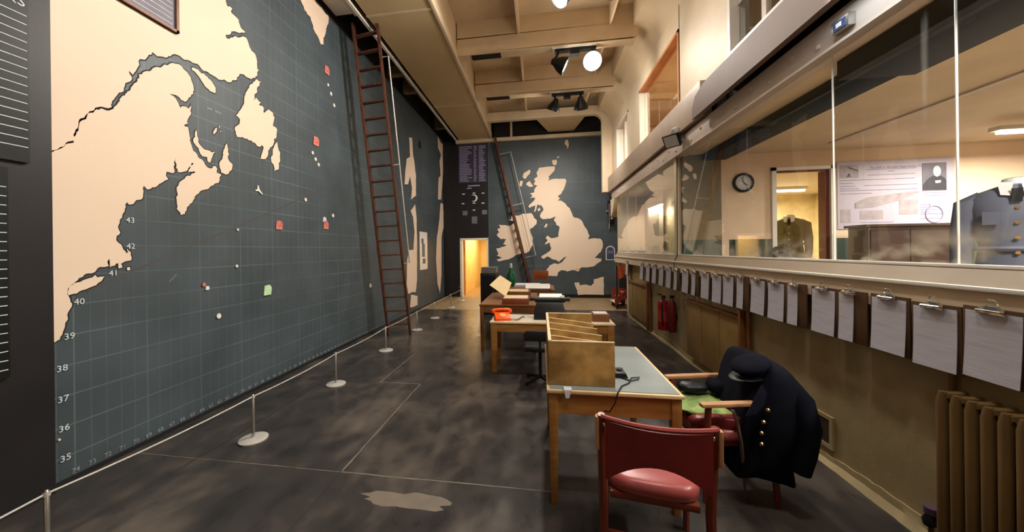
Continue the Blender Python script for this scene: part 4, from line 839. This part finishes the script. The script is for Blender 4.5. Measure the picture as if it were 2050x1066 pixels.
# ------------------------------------------------------------------ right wall fittings
br = thing('clipboard', 'x', 'clipboard', (0, 0, 0), group='clipboards under the ledge')
MB().box(-.012, -.002, -.12, .12, -.175, .175).build('board', mat('clipboard_hardboard', S(84, 58, 36), .5, var=.15), br, world=False, bevel=.003)
rg = []
for k in range(6): f = k / 5; rg.append([Vector((-.016 - .010 * f * f, y, .155 - .325 * f)) for y in (-.105, -.035, .035, .105)] + [Vector((-.013 - .010 * f * f, y, .155 - .325 * f)) for y in (.105, -.105)])
PTEXT = mat('typed_paper', S(206, 204, 214), .7, col2=S(186, 184, 196), scale=40, stretch=(1, .15, 3))
ps = MB().rings(rg).build('sheet', PTEXT, br, world=False)
MB().prism([(-.018, -.055, .148), (-.018, .055, .148), (-.018, .05, .172), (-.018, .02, .185), (-.018, -.02, .185), (-.018, -.05, .172)], (-.012, 0, 0)).build('clip', CHROME, br, world=False, bevel=.003)
MB().tube([(-.02, -.055, .15), (-.035, -.045, .165), (-.035, .045, .165), (-.02, .055, .15)], .004, 6).build('clip_lever', CHROME, br, world=False)
MB().tube([(-.012, -.03, .178), (-.02, -.012, .215), (-.02, .012, .215), (-.012, .03, .178)], .0025, 5).build('wire_hook', CHROME, br, world=False)
us = [(1930, 2045), (1822, 1922), (1738, 1820), (1672, 1732), (1617, 1680), (1570, 1614), (1532, 1575), (1498, 1536), (1468, 1502), (1443, 1473), (1420, 1450), (1399, 1424), (1379, 1402), (1361, 1383), (1344, 1364), (1329, 1348), (1315, 1333), (1302, 1318), (1290, 1305), (1278, 1292), (1250, 1261)]
rnd = random.Random(2)
for k, (a, b_) in enumerate(us):
    y = (un(a, 600, 'x', 2.08).y + un(b_, 600, 'x', 2.08).y) / 2
    lab = '%s clipboard of white typed sheets from the right edge, hung under the ledge' % ORD[k].capitalize() if k < 20 else 'last lone clipboard under the ledge by the far pier'
    lab = lab[0].lower() + lab[1:]
    loc = (2.098, y, 1.195 + rnd.uniform(-.008, .008)); rx = rnd.uniform(-.015, .015)
    if k == 0: o = br; o.location = loc; o['label'] = lab
    else: o = dup(br, loc, 0, lab)
    o.rotation_euler = (rx, 0, 0)
    for c_ in o.children:
        if c_.name.startswith('sheet') and k in (3, 5, 8, 12, 14): c_.scale.y = .55; c_.location.y = .03
# radiator
rd = thing('radiator', 'buff painted column radiator at the lower right', 'radiator', (2.07, 1.7, .1))
s0_ = None; prf = MB()
for dx in (-.045, .045):
    prf.tube([(dx, 0, .12), (dx, 0, .16), (dx, 0, .88), (dx, 0, .93)], [.012, .024, .024, .014], 10)
prf.tube([(-.05, 0, .15), (.05, 0, .15)], .024, 8).tube([(-.05, 0, .905), (.05, 0, .905)], .026, 8)
for k in range(22):
    if s0_ is None: s0_ = prf.build('section', RADP, rd, world=False); s0_.location = (0, .43, -.1)
    else: inst(s0_, 'section', rd, (0, .43 - .062 * k, -.1))
MB().tube([(2.07, .5, .16), (2.07, 2.24, .16), (2.07, 2.24, .005)], .014, 8).build('feed_pipe', RADP, rd)
MB().lathe([(.03, 0), (.035, .03), (.02, .06)], (2.07, 2.24, .16), n=12).build('valve', BLACKM, rd); MB().lathe([(.028, 0), (.028, .035)], (2.07, 2.24, .225), n=10).build('valve_wheel', mat('valve_purple', S(84, 66, 84), .5), rd)
MB().tube([(2.07, .56, 0), (2.07, .56, .12)], .015, 8).tube([(2.07, 2.0, 0), (2.07, 2.0, .12)], .015, 8).build('feet', RADP, rd)
tag(MB().tube([(2.165, 2.23, 1.3), (2.165, 2.23, .2), (2.12, 2.24, .17)], .014, 8).build('heating_pipe', RADP), 'thin vertical heating pipe beside the radiator', 'pipe')
# radiator covers
def cover(lab, y0, y1, z0, z1):
    t = thing('radiator_cover', lab, 'radiator cover', (2.14, (y0 + y1) / 2, z0))
    MB().box(2.12, XR - .001, y0, y1, z0, z1).build('panel', COVER, t, bevel=.004)
    MB().box(2.10, XR - .001, y0, y1, z1, z1 + .025).build('top_rail', OAKD, t, bevel=.003)
    n = int((y1 - y0) / .36)
    for k in range(1, n): y = y0 + (y1 - y0) * k / n; MB().box(2.113, 2.121, y - .012, y + .012, z0, z1).build('batten', COVER, t)
    MB().box(2.10, XR - .001, y0 - .045, y0, z0 - .1, z1 + .1).build('end_post', OAKD, t, bevel=.003)
    MB().tube([(2.15, y0 - .10, .0), (2.15, y0 - .10, 1.3)], .02, 8).build('riser_pipe', OAKD, t)
    return t
cover('long buff radiator cover with dark end post under the clipboards', 4.16, 5.55, .12, .90)
cover('far buff radiator cover beyond the fire extinguisher', 7.5, 9.0, .12, .88)
# fire extinguisher
fe = thing('fire_extinguisher', 'red fire extinguisher on the wall between the radiator covers', 'extinguisher', (2.08, 6.5, .28))
MB().lathe([(.085, .27), (.09, .29), (.09, .70), (.075, .76), (.03, .79), (.03, .82)], (2.085, 6.45, 0), n=20).build('cylinder', EXTRED, fe)
MB().box(2.06, 2.11, 6.40, 6.50, .82, .86).bar((2.06, 6.45, .87), (1.99, 6.45, .89), .03, .02).build('valve_head', BLACKM, fe, bevel=.004)
MB().tube([(2.06, 6.38, .83), (2.03, 6.32, .75), (2.03, 6.33, .5), (2.05, 6.35, .36)], .012, 8).build('hose', RUBBER, fe)
MB().lathe([(.0905, .42), (.0905, .60)], (2.085, 6.45, 0), n=20, cap=False).build('label_band', mat('extinguisher_label', S(170, 60, 50), .4, var=.25, scale=30), fe)
MB().box(2.15, XR - .001, 6.40, 6.50, .5, .62).build('bracket', BLACKM, fe)
fe2 = thing('fire_extinguisher', 'slim dark red cylinder just behind the nearer edge of the extinguisher', 'extinguisher', (2.1, 6.1, .33))
MB().lathe([(.055, .30), (.06, .32), (.06, .76), (.03, .82), (.02, .86)], (2.12, 6.14, 0), n=16).build('cylinder', mat('dark_red', S(96, 16, 18), .35), fe2); MB().box(2.09, 2.15, 6.12, 6.16, .86, .90).build('valve_head', BLACKM, fe2); MB().box(2.17, XR - .001, 6.1, 6.18, .5, .6).build('bracket', BLACKM, fe2)
# vent grille
vg = thing('vent_grille', 'square dark vent grille low in the right wall', 'vent', (2.18, 3.18, .13))
MB().box(2.185, XR - .0005, 3.06, 3.31, .15, .34).build('backing', mat('vent_brown', S(74, 56, 44), .6), vg)
for a in ((3.03, 3.34, .12, .15), (3.03, 3.34, .34, .37), (3.03, 3.06, .15, .34), (3.31, 3.34, .15, .34)): MB().box(2.172, XR - .0005, *a).build('frame_rail', WALLP, vg)
for k in range(9): z = .165 + .02 * k; MB().box(2.176, 2.185, 3.06, 3.31, z, z + .008).build('slat', mat('vent_brown', S(74, 56, 44)), vg)
# steps at the far right
stp = thing('steps', 'red-brown wooden steps beyond the end of the right wall', 'steps', (2.3, 10.3, 0))
REDST = mat('red_step_wood', S(132, 48, 30), .45, var=.15)
MB().prism([(2.02, 10.1, .10), (2.02, 10.1, .28), (2.42, 10.1, .62), (2.42, 10.1, .44)], (0, .05, 0)).build('stringer', REDST, stp)
MB().prism([(2.05, 10.15, .80), (2.05, 10.15, 1.16), (2.50, 10.15, 1.34), (2.50, 10.15, .98)], (0, .04, 0)).build('guard_panel', mat('orange_red_wood', S(168, 74, 36), .4, var=.1), stp)
for k in range(3): MB().box(2.04 + .13 * k, 2.20 + .13 * k, 10.15, 10.9, .14 + .13 * k, .17 + .13 * k).build('tread', PALEW if k else WHITE, stp)
MB().box(2.06, 2.10, 10.12, 10.16, 0, 1.2).build('post', BLACK, stp); MB().box(2.44, 2.48, 10.12, 10.16, 0, 1.3).build('post', BLACK, stp)
MB().box(2.08, 2.46, 10.86, 10.9, 0, .5).build('back_board', REDST, stp)
# floodlight, junction box, end bracket
fd = thing('floodlight', 'black square floodlight clamped on the riveted beam', 'lamp', (2.02, 5.65, 3.2))
c_ = Vector((1.98, 5.62, 3.30)); d_ = Vector((-.55, -.45, -.45)).normalized(); bx_, by_, bz_ = basis(d_)
def fr_(o, a, b_, z): return [o + bx_ * (s * a) + by_ * (t_ * b_) + d_ * z for s, t_ in ((-1, -1), (1, -1), (1, 1), (-1, 1))]
MB().rings([fr_(c_, .05, .04, -.10), fr_(c_, .10, .085, -.04), fr_(c_, .12, .10, .05)]).build('housing', BLACKM, fd, bevel=.006); MB().rings([fr_(c_, .10, .082, .045), fr_(c_, .10, .082, .054)]).build('lens', PALEM, fd)
MB().tube([c_ + bx_ * .13, c_ + bx_ * .13 - d_ * .12 + Vector((.04, 0, .06)), c_ - bx_ * .13 - d_ * .12 + Vector((.04, 0, .06)), c_ - bx_ * .13], .012, 6).tube([c_ - d_ * .12 + Vector((.04, 0, .06)), (2.12, 5.70, 3.40)], .02, 6).build('bracket', STEEL, fd)
MB().lathe([(.06, 0), (.075, .04), (.06, .10), (.02, .12)], (2.05, 5.66, 3.38), (-.3, 0, 1), 14).build('sensor_dome', PALEM, fd)
jb = thing('light_switch_box', 'small bright metal box on the beam near the top right', 'box', (2.1, 2.79, 3.2))
MB().box(2.075, 2.12, 2.72, 2.86, 3.18, 3.27).build('box', STEEL, jb, bevel=.004); MB().box(2.07, 2.076, 2.74, 2.84, 3.19, 3.25).build('face', mat('blue_face', S(60, 76, 120), .3), jb); MB().box(2.066, 2.071, 2.77, 2.81, 3.205, 3.235).build('switch', WHITE, jb)
eb = thing('wall_bracket', 'small black bracket with white knob at the right end of the end map', 'bracket', (2.35, 12.3, 2.5))
MB().box(2.27, 2.37, 12.28, 12.39, 2.9, 3.3).box(2.28, 2.42, 12.28, 12.39, 2.55, 2.85).build('plate', BLACK, eb); MB().tube([(2.2, 12.3, 2.95), (2.42, 12.3, 2.97)], .02, 6).tube([(2.30, 12.28, 2.35), (2.30, 12.28, 3.2)], .012, 6).build('arm', PALEM, eb); MB().lathe([(.04, 0), (.03, .03)], (2.38, 12.28, 2.7), (0, -1, 0), 10).build('knob', WHITE, eb)

# ------------------------------------------------------------------ spotlights on the ceiling
def spot_pair(y, labels, aims, lit, powers, cones=(150, 105)):
    t = thing('spotlight_bar', labels, 'spotlight', (.7, y + .1, 5.65))
    MB().box(.33, 1.12, y + .06, y + .16, 5.60, 5.65).build('bar', BLACKM, t); MB().box(.63, .80, y + .05, y + .17, 5.52, 5.60).build('control_box', BLACKM, t)
    for k, x in enumerate((.40, 1.05)):
        d = Vector(aims[k]).normalized(); o = Vector((x, y + .11, 5.38))
        MB().tube([(x, y + .11, 5.60), o - d * .10], .025, 8).build('arm', BLACKM, t)
        sh = MB().lathe([(.02, -.16), (.06, -.14), (.075, -.08), (.14, .02), (.175, .12), (.18, .15), (.172, .15), (.165, .12), (.13, .02), (.06, -.06)], o, d, 22, cap=False).build('shade', BLACKM, t)
        ln = MB().lathe([(.165, .118), (.16, .128), (.08, .138), (.01, .14)], o, d, 22).build('lens', LAMP if lit[k] else PALEM, sh)
        if lit[k]: lamp('spot_light', 'SPOT', o + d * .19, powers[k], (1.0, .93, .84), .14, aim=d, spot=math.radians(cones[k]), parent=t, blend=.9); lamp('ceiling_fill_light', 'POINT', o + d * .26, 15, (1.0, .93, .84), .10, parent=t)  # the point light is an extra fill, added to lift the ceiling
    return t
spot_pair(9.0, 'twin black spotlights pointing at the end map', [(-.35, .35, -.85), (.1, .55, -.85)], (True, True), (430, 230), (150, 130))
spot_pair(7.0, 'twin spotlights on the second beam, one glaring at the viewer', [(.85, .05, -.42), (-.12, -.84, -.52)], (True, True), (90, 300), (120, 110))
spot_pair(5.0, 'twin spotlights cut by the top edge of the photo', [(-.72, -.28, -.62), (-.18, -.78, -.6)], (True, True), (620, 200))
spot_pair(1.0, 'twin spotlights overhead behind the view', [(-.85, .1, -.5), (-.1, .6, -.75)], (True, True), (330, 170), (150, 110))
lamp('hall_light', 'AREA', (-2.3, 14.6, 2.45), 85, (1.0, .84, .56), .5, aim=(0, 0, -1), sy=2.5)
# office fluorescents
def batten(lab, x0, x1, y0, y1, z, m, power, col):
    t = thing('fluorescent_light', lab, 'light', ((x0 + x1) / 2, (y0 + y1) / 2, z))
    MB().box(x0, x1, y0, y1, z, z + .05).build('housing', WHITE, t, bevel=.006)
    r = .02
    if x1 - x0 > y1 - y0: MB().tube([(x0 + .03, (y0 + y1) / 2, z - .022), (x1 - .03, (y0 + y1) / 2, z - .022)], r, 10).build('tube', m, t); sz = (x1 - x0, .1)
    else: MB().tube([((x0 + x1) / 2, y0 + .03, z - .022), ((x0 + x1) / 2, y1 - .03, z - .022)], r, 10).build('tube', m, t); sz = (.1, y1 - y0)
    lamp('tube_light', 'AREA', ((x0 + x1) / 2, (y0 + y1) / 2, z - .06), power, col, sz[0], aim=(0, 0, -1), parent=t, sy=sz[1])
    return t
WC = (1.0, .90, .80)
batten('fluorescent batten over the poster wall at the right edge', 5.25, 6.5, 4.9, 5.02, 3.0, WARML, 120, WC)
batten('fluorescent batten nearer in the office', 4.4, 4.5, 1.2, 2.5, 3.07, WARML, 150, WC)
batten('unseen batten added to brighten the blue-grey uniform', 2.95, 3.05, .9, 2.1, 3.07, WARML, 110, WC)  # out of view, added only to light the tunic
batten('fluorescent batten seen through the inner doorway', 4.3, 5.3, 7.9, 8.02, 2.83, WARML, 110, (1, .90, .72))
struct('ceiling_inner_room', MB().box(3.2, 6.3, 6.12, 9.2, 2.88, 2.95), CREAM, 'pale ceiling of the inner room', 'ceiling')
batten('fluorescent batten in the far glazed bay', 2.85, 2.93, 8.9, 10.0, 2.74, COOLL, 22, (1, .92, .8))
batten('cool white batten under the balcony at the top right', 1.86, 1.96, 1.7, 2.75, 3.44, COOLL, 6, (.75, .88, 1.0))
lamp('upper_room_light', 'AREA', (3.4, 7.6, 5.2), 160, (1, .86, .66), .6, aim=(0, 0, -1), sy=2.5)

# ------------------------------------------------------------------ things in the office
ck = thing('wall_clock', 'round black-rimmed wall clock on the office wall', 'clock', (3.12, 5.98, 2.68))
CO = Vector((3.12, 5.998, 2.68))
MB().lathe([(.145, 0), (.15, .03), (.135, .045), (.115, .04), (.112, .02)], CO, (0, -1, 0), 32).build('rim', RUBBER, ck); MB().lathe([(.115, .018), (.115, .024)], CO, (0, -1, 0), 32).build('dial', PAPER, ck)
MB().bar(CO + Vector((0, -.028, 0)), CO + Vector((.05, -.028, -.045)), .012, .003, up=(0, 1, 0)).build('hour_hand', RUBBER, ck); MB().bar(CO + Vector((0, -.03, 0)), CO + Vector((-.02, -.03, .085)), .008, .003, up=(0, 1, 0)).build('minute_hand', RUBBER, ck)
for k in range(12):
    a = k * PI / 6; p = CO + Vector((.1 * math.sin(a), -.026, .1 * math.cos(a))); MB().bar(p, p - Vector((.016 * math.sin(a), 0, .016 * math.cos(a))), .006, .002, up=(0, 1, 0)).build('hour_mark', RUBBER, ck)
# exhibition poster
PB = 5.985
po = thing('exhibition_poster', 'large lilac exhibition poster with portrait and crest on the office wall', 'poster', (5.1, PB, 1.93))
MB().box(4.40, 5.86, PB, PB + .012, 1.93, 2.94).build('sheet', POST, po)
def pq(u, v): return un(u, v, 'y', PB - .002)
def prect(nm, u0, v0, u1, v1, m, dy=.002):
    a, b_ = pq(u0, v0), pq(u1, v1); return MB().box(a.x, b_.x, PB - dy, PB, b_.z, a.z).build(nm, m, po)
a = pq(1742, 336); text('The RAF in Western Approaches HQ', .043, 'heading', PRINT, po, (a.x, PB - .001, a.z - .015), Xx, Zx, align='LEFT')
for (u0, u1, v) in [(1735, 1835, 340), (1778, 1790, 343), (1738, 1832, 351), (1682, 1832, 362), (1682, 1708, 368), (1683, 1712, 374), (1730, 1838, 372), (1682, 1720, 379), (1682, 1838, 383), (1683, 1745, 389), (1850, 1895, 387), (1850, 1892, 392), (1843, 1893, 410), (1843, 1865, 415), (1843, 1880, 420), (1843, 1862, 425), (1843, 1893, 429), (1843, 1890, 438), (1723, 1790, 446)]:
    a, b_ = pq(u0, v), pq(u1, v); MB().box(a.x, b_.x, PB - .002, PB, a.z - .0045, a.z + .0045).build('text_line', PRINT, po)
prect('picture', 1681, 332, 1719, 356, PRINTG); prect('picture', 1722, 422, 1768, 439, PRINTG); prect('picture', 1800, 400, 1838, 429, PRINTG); prect('picture', 1683, 420, 1703, 446, PRINTG)
MB().prism([pq(1712, 418), pq(1712, 407), pq(1735, 396), pq(1790, 388), pq(1838, 382), pq(1840, 386), pq(1800, 402), pq(1750, 415)], (0, -.002, 0)).build('picture', PRINTG, po)
MB().prism([pq(1696, 336), pq(1699, 335), pq(1717, 341), pq(1717, 343)], (0, -.004, 0)).prism([pq(1695, 355), pq(1700, 347), pq(1703, 354)], (0, -.004, 0)).build('drawn_shapes', PHOTOD, po)
pr = prect('portrait_photo', 1846, 327, 1895, 381, PHOTO, .004)
MB().prism([pq(1847, 380.5), pq(1848, 370), pq(1858, 358), pq(1868, 352), pq(1880, 351), pq(1890, 356), pq(1894, 362), pq(1894, 380.5)], (0, -.005, 0)).build('portrait_tunic', PHOTOD, pr)
hd = []
for k in range(16): t_ = 2 * PI * k / 16; hd.append(pq(1875 + 8 * math.cos(t_), 343 - 11 * math.sin(t_)))
MB().prism(hd, (0, -.006, 0)).build('portrait_face', PAPER, pr)
MB().prism([pq(1871, 362), pq(1883, 361), pq(1882, 366), pq(1872, 367)], (0, -.007, 0)).build('ribbon_bar', PAPER, pr)
cr_ = pq(1870, 429); MB().tube([cr_ + Vector((.105 * math.cos(2 * PI * k / 24), -.002, .12 * math.sin(2 * PI * k / 24))) for k in range(25)], .006, 5).build('crest_ring', PRINT, po)
MB().prism([pq(1862, 413), pq(1860, 408), pq(1866, 405), pq(1870, 403), pq(1874, 405), pq(1880, 408), pq(1878, 413)], (0, -.003, 0)).build('crest_crown', PINKP, po)
# dark cabinet before the poster
oc = thing('cabinet', 'dark brown cabinet standing before the poster in the office', 'cabinet', (4.75, 5.4, FO))
DKB = mat('dark_cabinet', S(74, 58, 50), .5, col2=S(96, 74, 62), scale=3)
MB().box(4.20, 5.10, 5.25, 5.55, FO, 1.92).build('body', DKB, oc, bevel=.006); MB().box(4.16, 5.14, 5.22, 5.57, 1.92, 1.955).build('cornice', DKB, oc, bevel=.006)
for a in (4.22, 4.66): MB().box(a, a + .42, 5.235, 5.25, FO + .06, 1.88).build('door', mat('cabinet_door', S(84, 64, 56), .45, var=.15), oc)
# mannequins
def mannequin(lab, c_, face, m, shirt, tie, w_=.23):
    t = thing('uniform_mannequin', lab, 'mannequin', c_)
    f = Vector(face).normalized(); r_ = Vector((f.y, -f.x, 0))
    C0 = Vector(c_); n = 28
    def ring(z, a, b_, sh=0): return [C0 + r_ * (a * math.cos(2 * PI * k / n)) + f * (b_ * math.sin(2 * PI * k / n) + sh) + Vector((0, 0, z)) for k in range(n)]
    MB().rings([ring(.40, .205, .13), ring(.55, .195, .13), ring(.72, .175, .12), ring(.85, .20, .13), ring(1.0, .225, .14), ring(1.08, .225, .13), ring(1.13, .19, .105), ring(1.165, .11, .085), ring(1.18, .075, .075)]).build('tunic', m, t, angle=80)
    for s in (-1, 1):
        sh = C0 + r_ * (s * .195) + Vector((0, 0, 1.05))
        MB().tube([sh + Vector((0, 0, .045)) - r_ * (s * .05), sh + r_ * (s * .025), sh + r_ * (s * .055) - Vector((0, 0, .25)), sh + r_ * (s * .06) + f * .03 - Vector((0, 0, .50)), sh + r_ * (s * .05) + f * .06 - Vector((0, 0, .60))], [.06, .075, .066, .055, .05], 14).build('sleeve', m, t, angle=80)
        MB().prism([C0 + f * .10 + r_ * (s * .015) + Vector((0, 0, 1.19)), C0 + f * .09 + r_ * (s * .085) + Vector((0, 0, 1.20)), C0 + f * .125 + r_ * (s * .07) + Vector((0, 0, 1.10)), C0 + f * .14 + r_ * (s * .03) + Vector((0, 0, 1.09))], f * .008).build('collar', shirt, t)
        MB().prism([C0 + f * .135 + r_ * (s * .075) + Vector((0, 0, .98)), C0 + f * .12 + r_ * (s * .15) + Vector((0, 0, .98)), C0 + f * .12 + r_ * (s * .15) + Vector((0, 0, .88)), C0 + f * .14 + r_ * (s * .075) + Vector((0, 0, .88))], f * .012).build('pocket', m, t)
    MB().lathe([(.072, 0), (.07, .05), (.066, .055)], C0 + Vector((0, 0, 1.17)), n=18, cap=False).lathe([(.062, .02), (.062, .045)], C0 + Vector((0, 0, 1.17)), n=18).build('neck', shirt, t)
    MB().lathe([(.06, 0), (.055, .004)], C0 + Vector((0, 0, 1.225)), n=18).build('neck_cap', RUBBER, t)
    MB().prism([C0 + f * .148 + r_ * -.025 + Vector((0, 0, 1.14)), C0 + f * .148 + r_ * .025 + Vector((0, 0, 1.14)), C0 + f * .15 + r_ * .02 + Vector((0, 0, 1.04)), C0 + f * .15 - r_ * .02 + Vector((0, 0, 1.04))], f * .006).build('tie', tie, t)
    for k in range(4): MB().lathe([(.013, 0), (.012, .008)], C0 + f * .138 + Vector((0, 0, 1.0 - .11 * k)), f, 10).build('button', BRASS, t)
    b_ = [C0 + r_ * (.19 * math.cos(2 * PI * k / 28)) + f * (.135 * math.sin(2 * PI * k / 28)) + Vector((0, 0, .70)) for k in range(29)]
    MB().tube(b_, .02, 6).build('belt', m, t)
    MB().lathe([(.16, 0), (.16, .02), (.02, .03), (.02, .42)], C0, n=18).build('stand', BLACKM, t)
    return t
mannequin('blue-grey uniform tunic on a headless mannequin at the right edge', (3.53, 3.2, .945), (-.75, -.66, 0), BLUEG, SHIRT, RUBBER)
mannequin('khaki uniform tunic on a headless mannequin through the inner doorway', (4.52, 7.2, 1.03), (-.6, -.8, 0), KHAKI, SHIRT, RUBBER)
# black telephone on the sill inside the glass
tp = thing('telephone', 'black telephone on the shelf inside the glass below the doorway', 'telephone', (2.42, 3.95, 1.56))
struct('trim_44', MB().box(2.215, 2.55, YB, 5.88, 1.50, 1.545), WARMW, 'shelf running inside the glass screen', 'shelf')
MB().rings([[Vector((2.40 + a * s, 3.95 + b_ * s, z)) for a, b_ in ((-1, -1), (1, -1), (1, 1), (-1, 1))] for z, s in ((1.545, .10), (1.58, .095), (1.62, .05), (1.63, .045))]).build('body', RUBBER, tp, bevel=.008)
MB().tube([(2.40, 3.84, 1.645), (2.40, 3.88, 1.665), (2.40, 4.02, 1.665), (2.40, 4.06, 1.645)], [.026, .02, .02, .026], 10).build('handset', RUBBER, tp)
print('objects', len(bpy.data.objects))
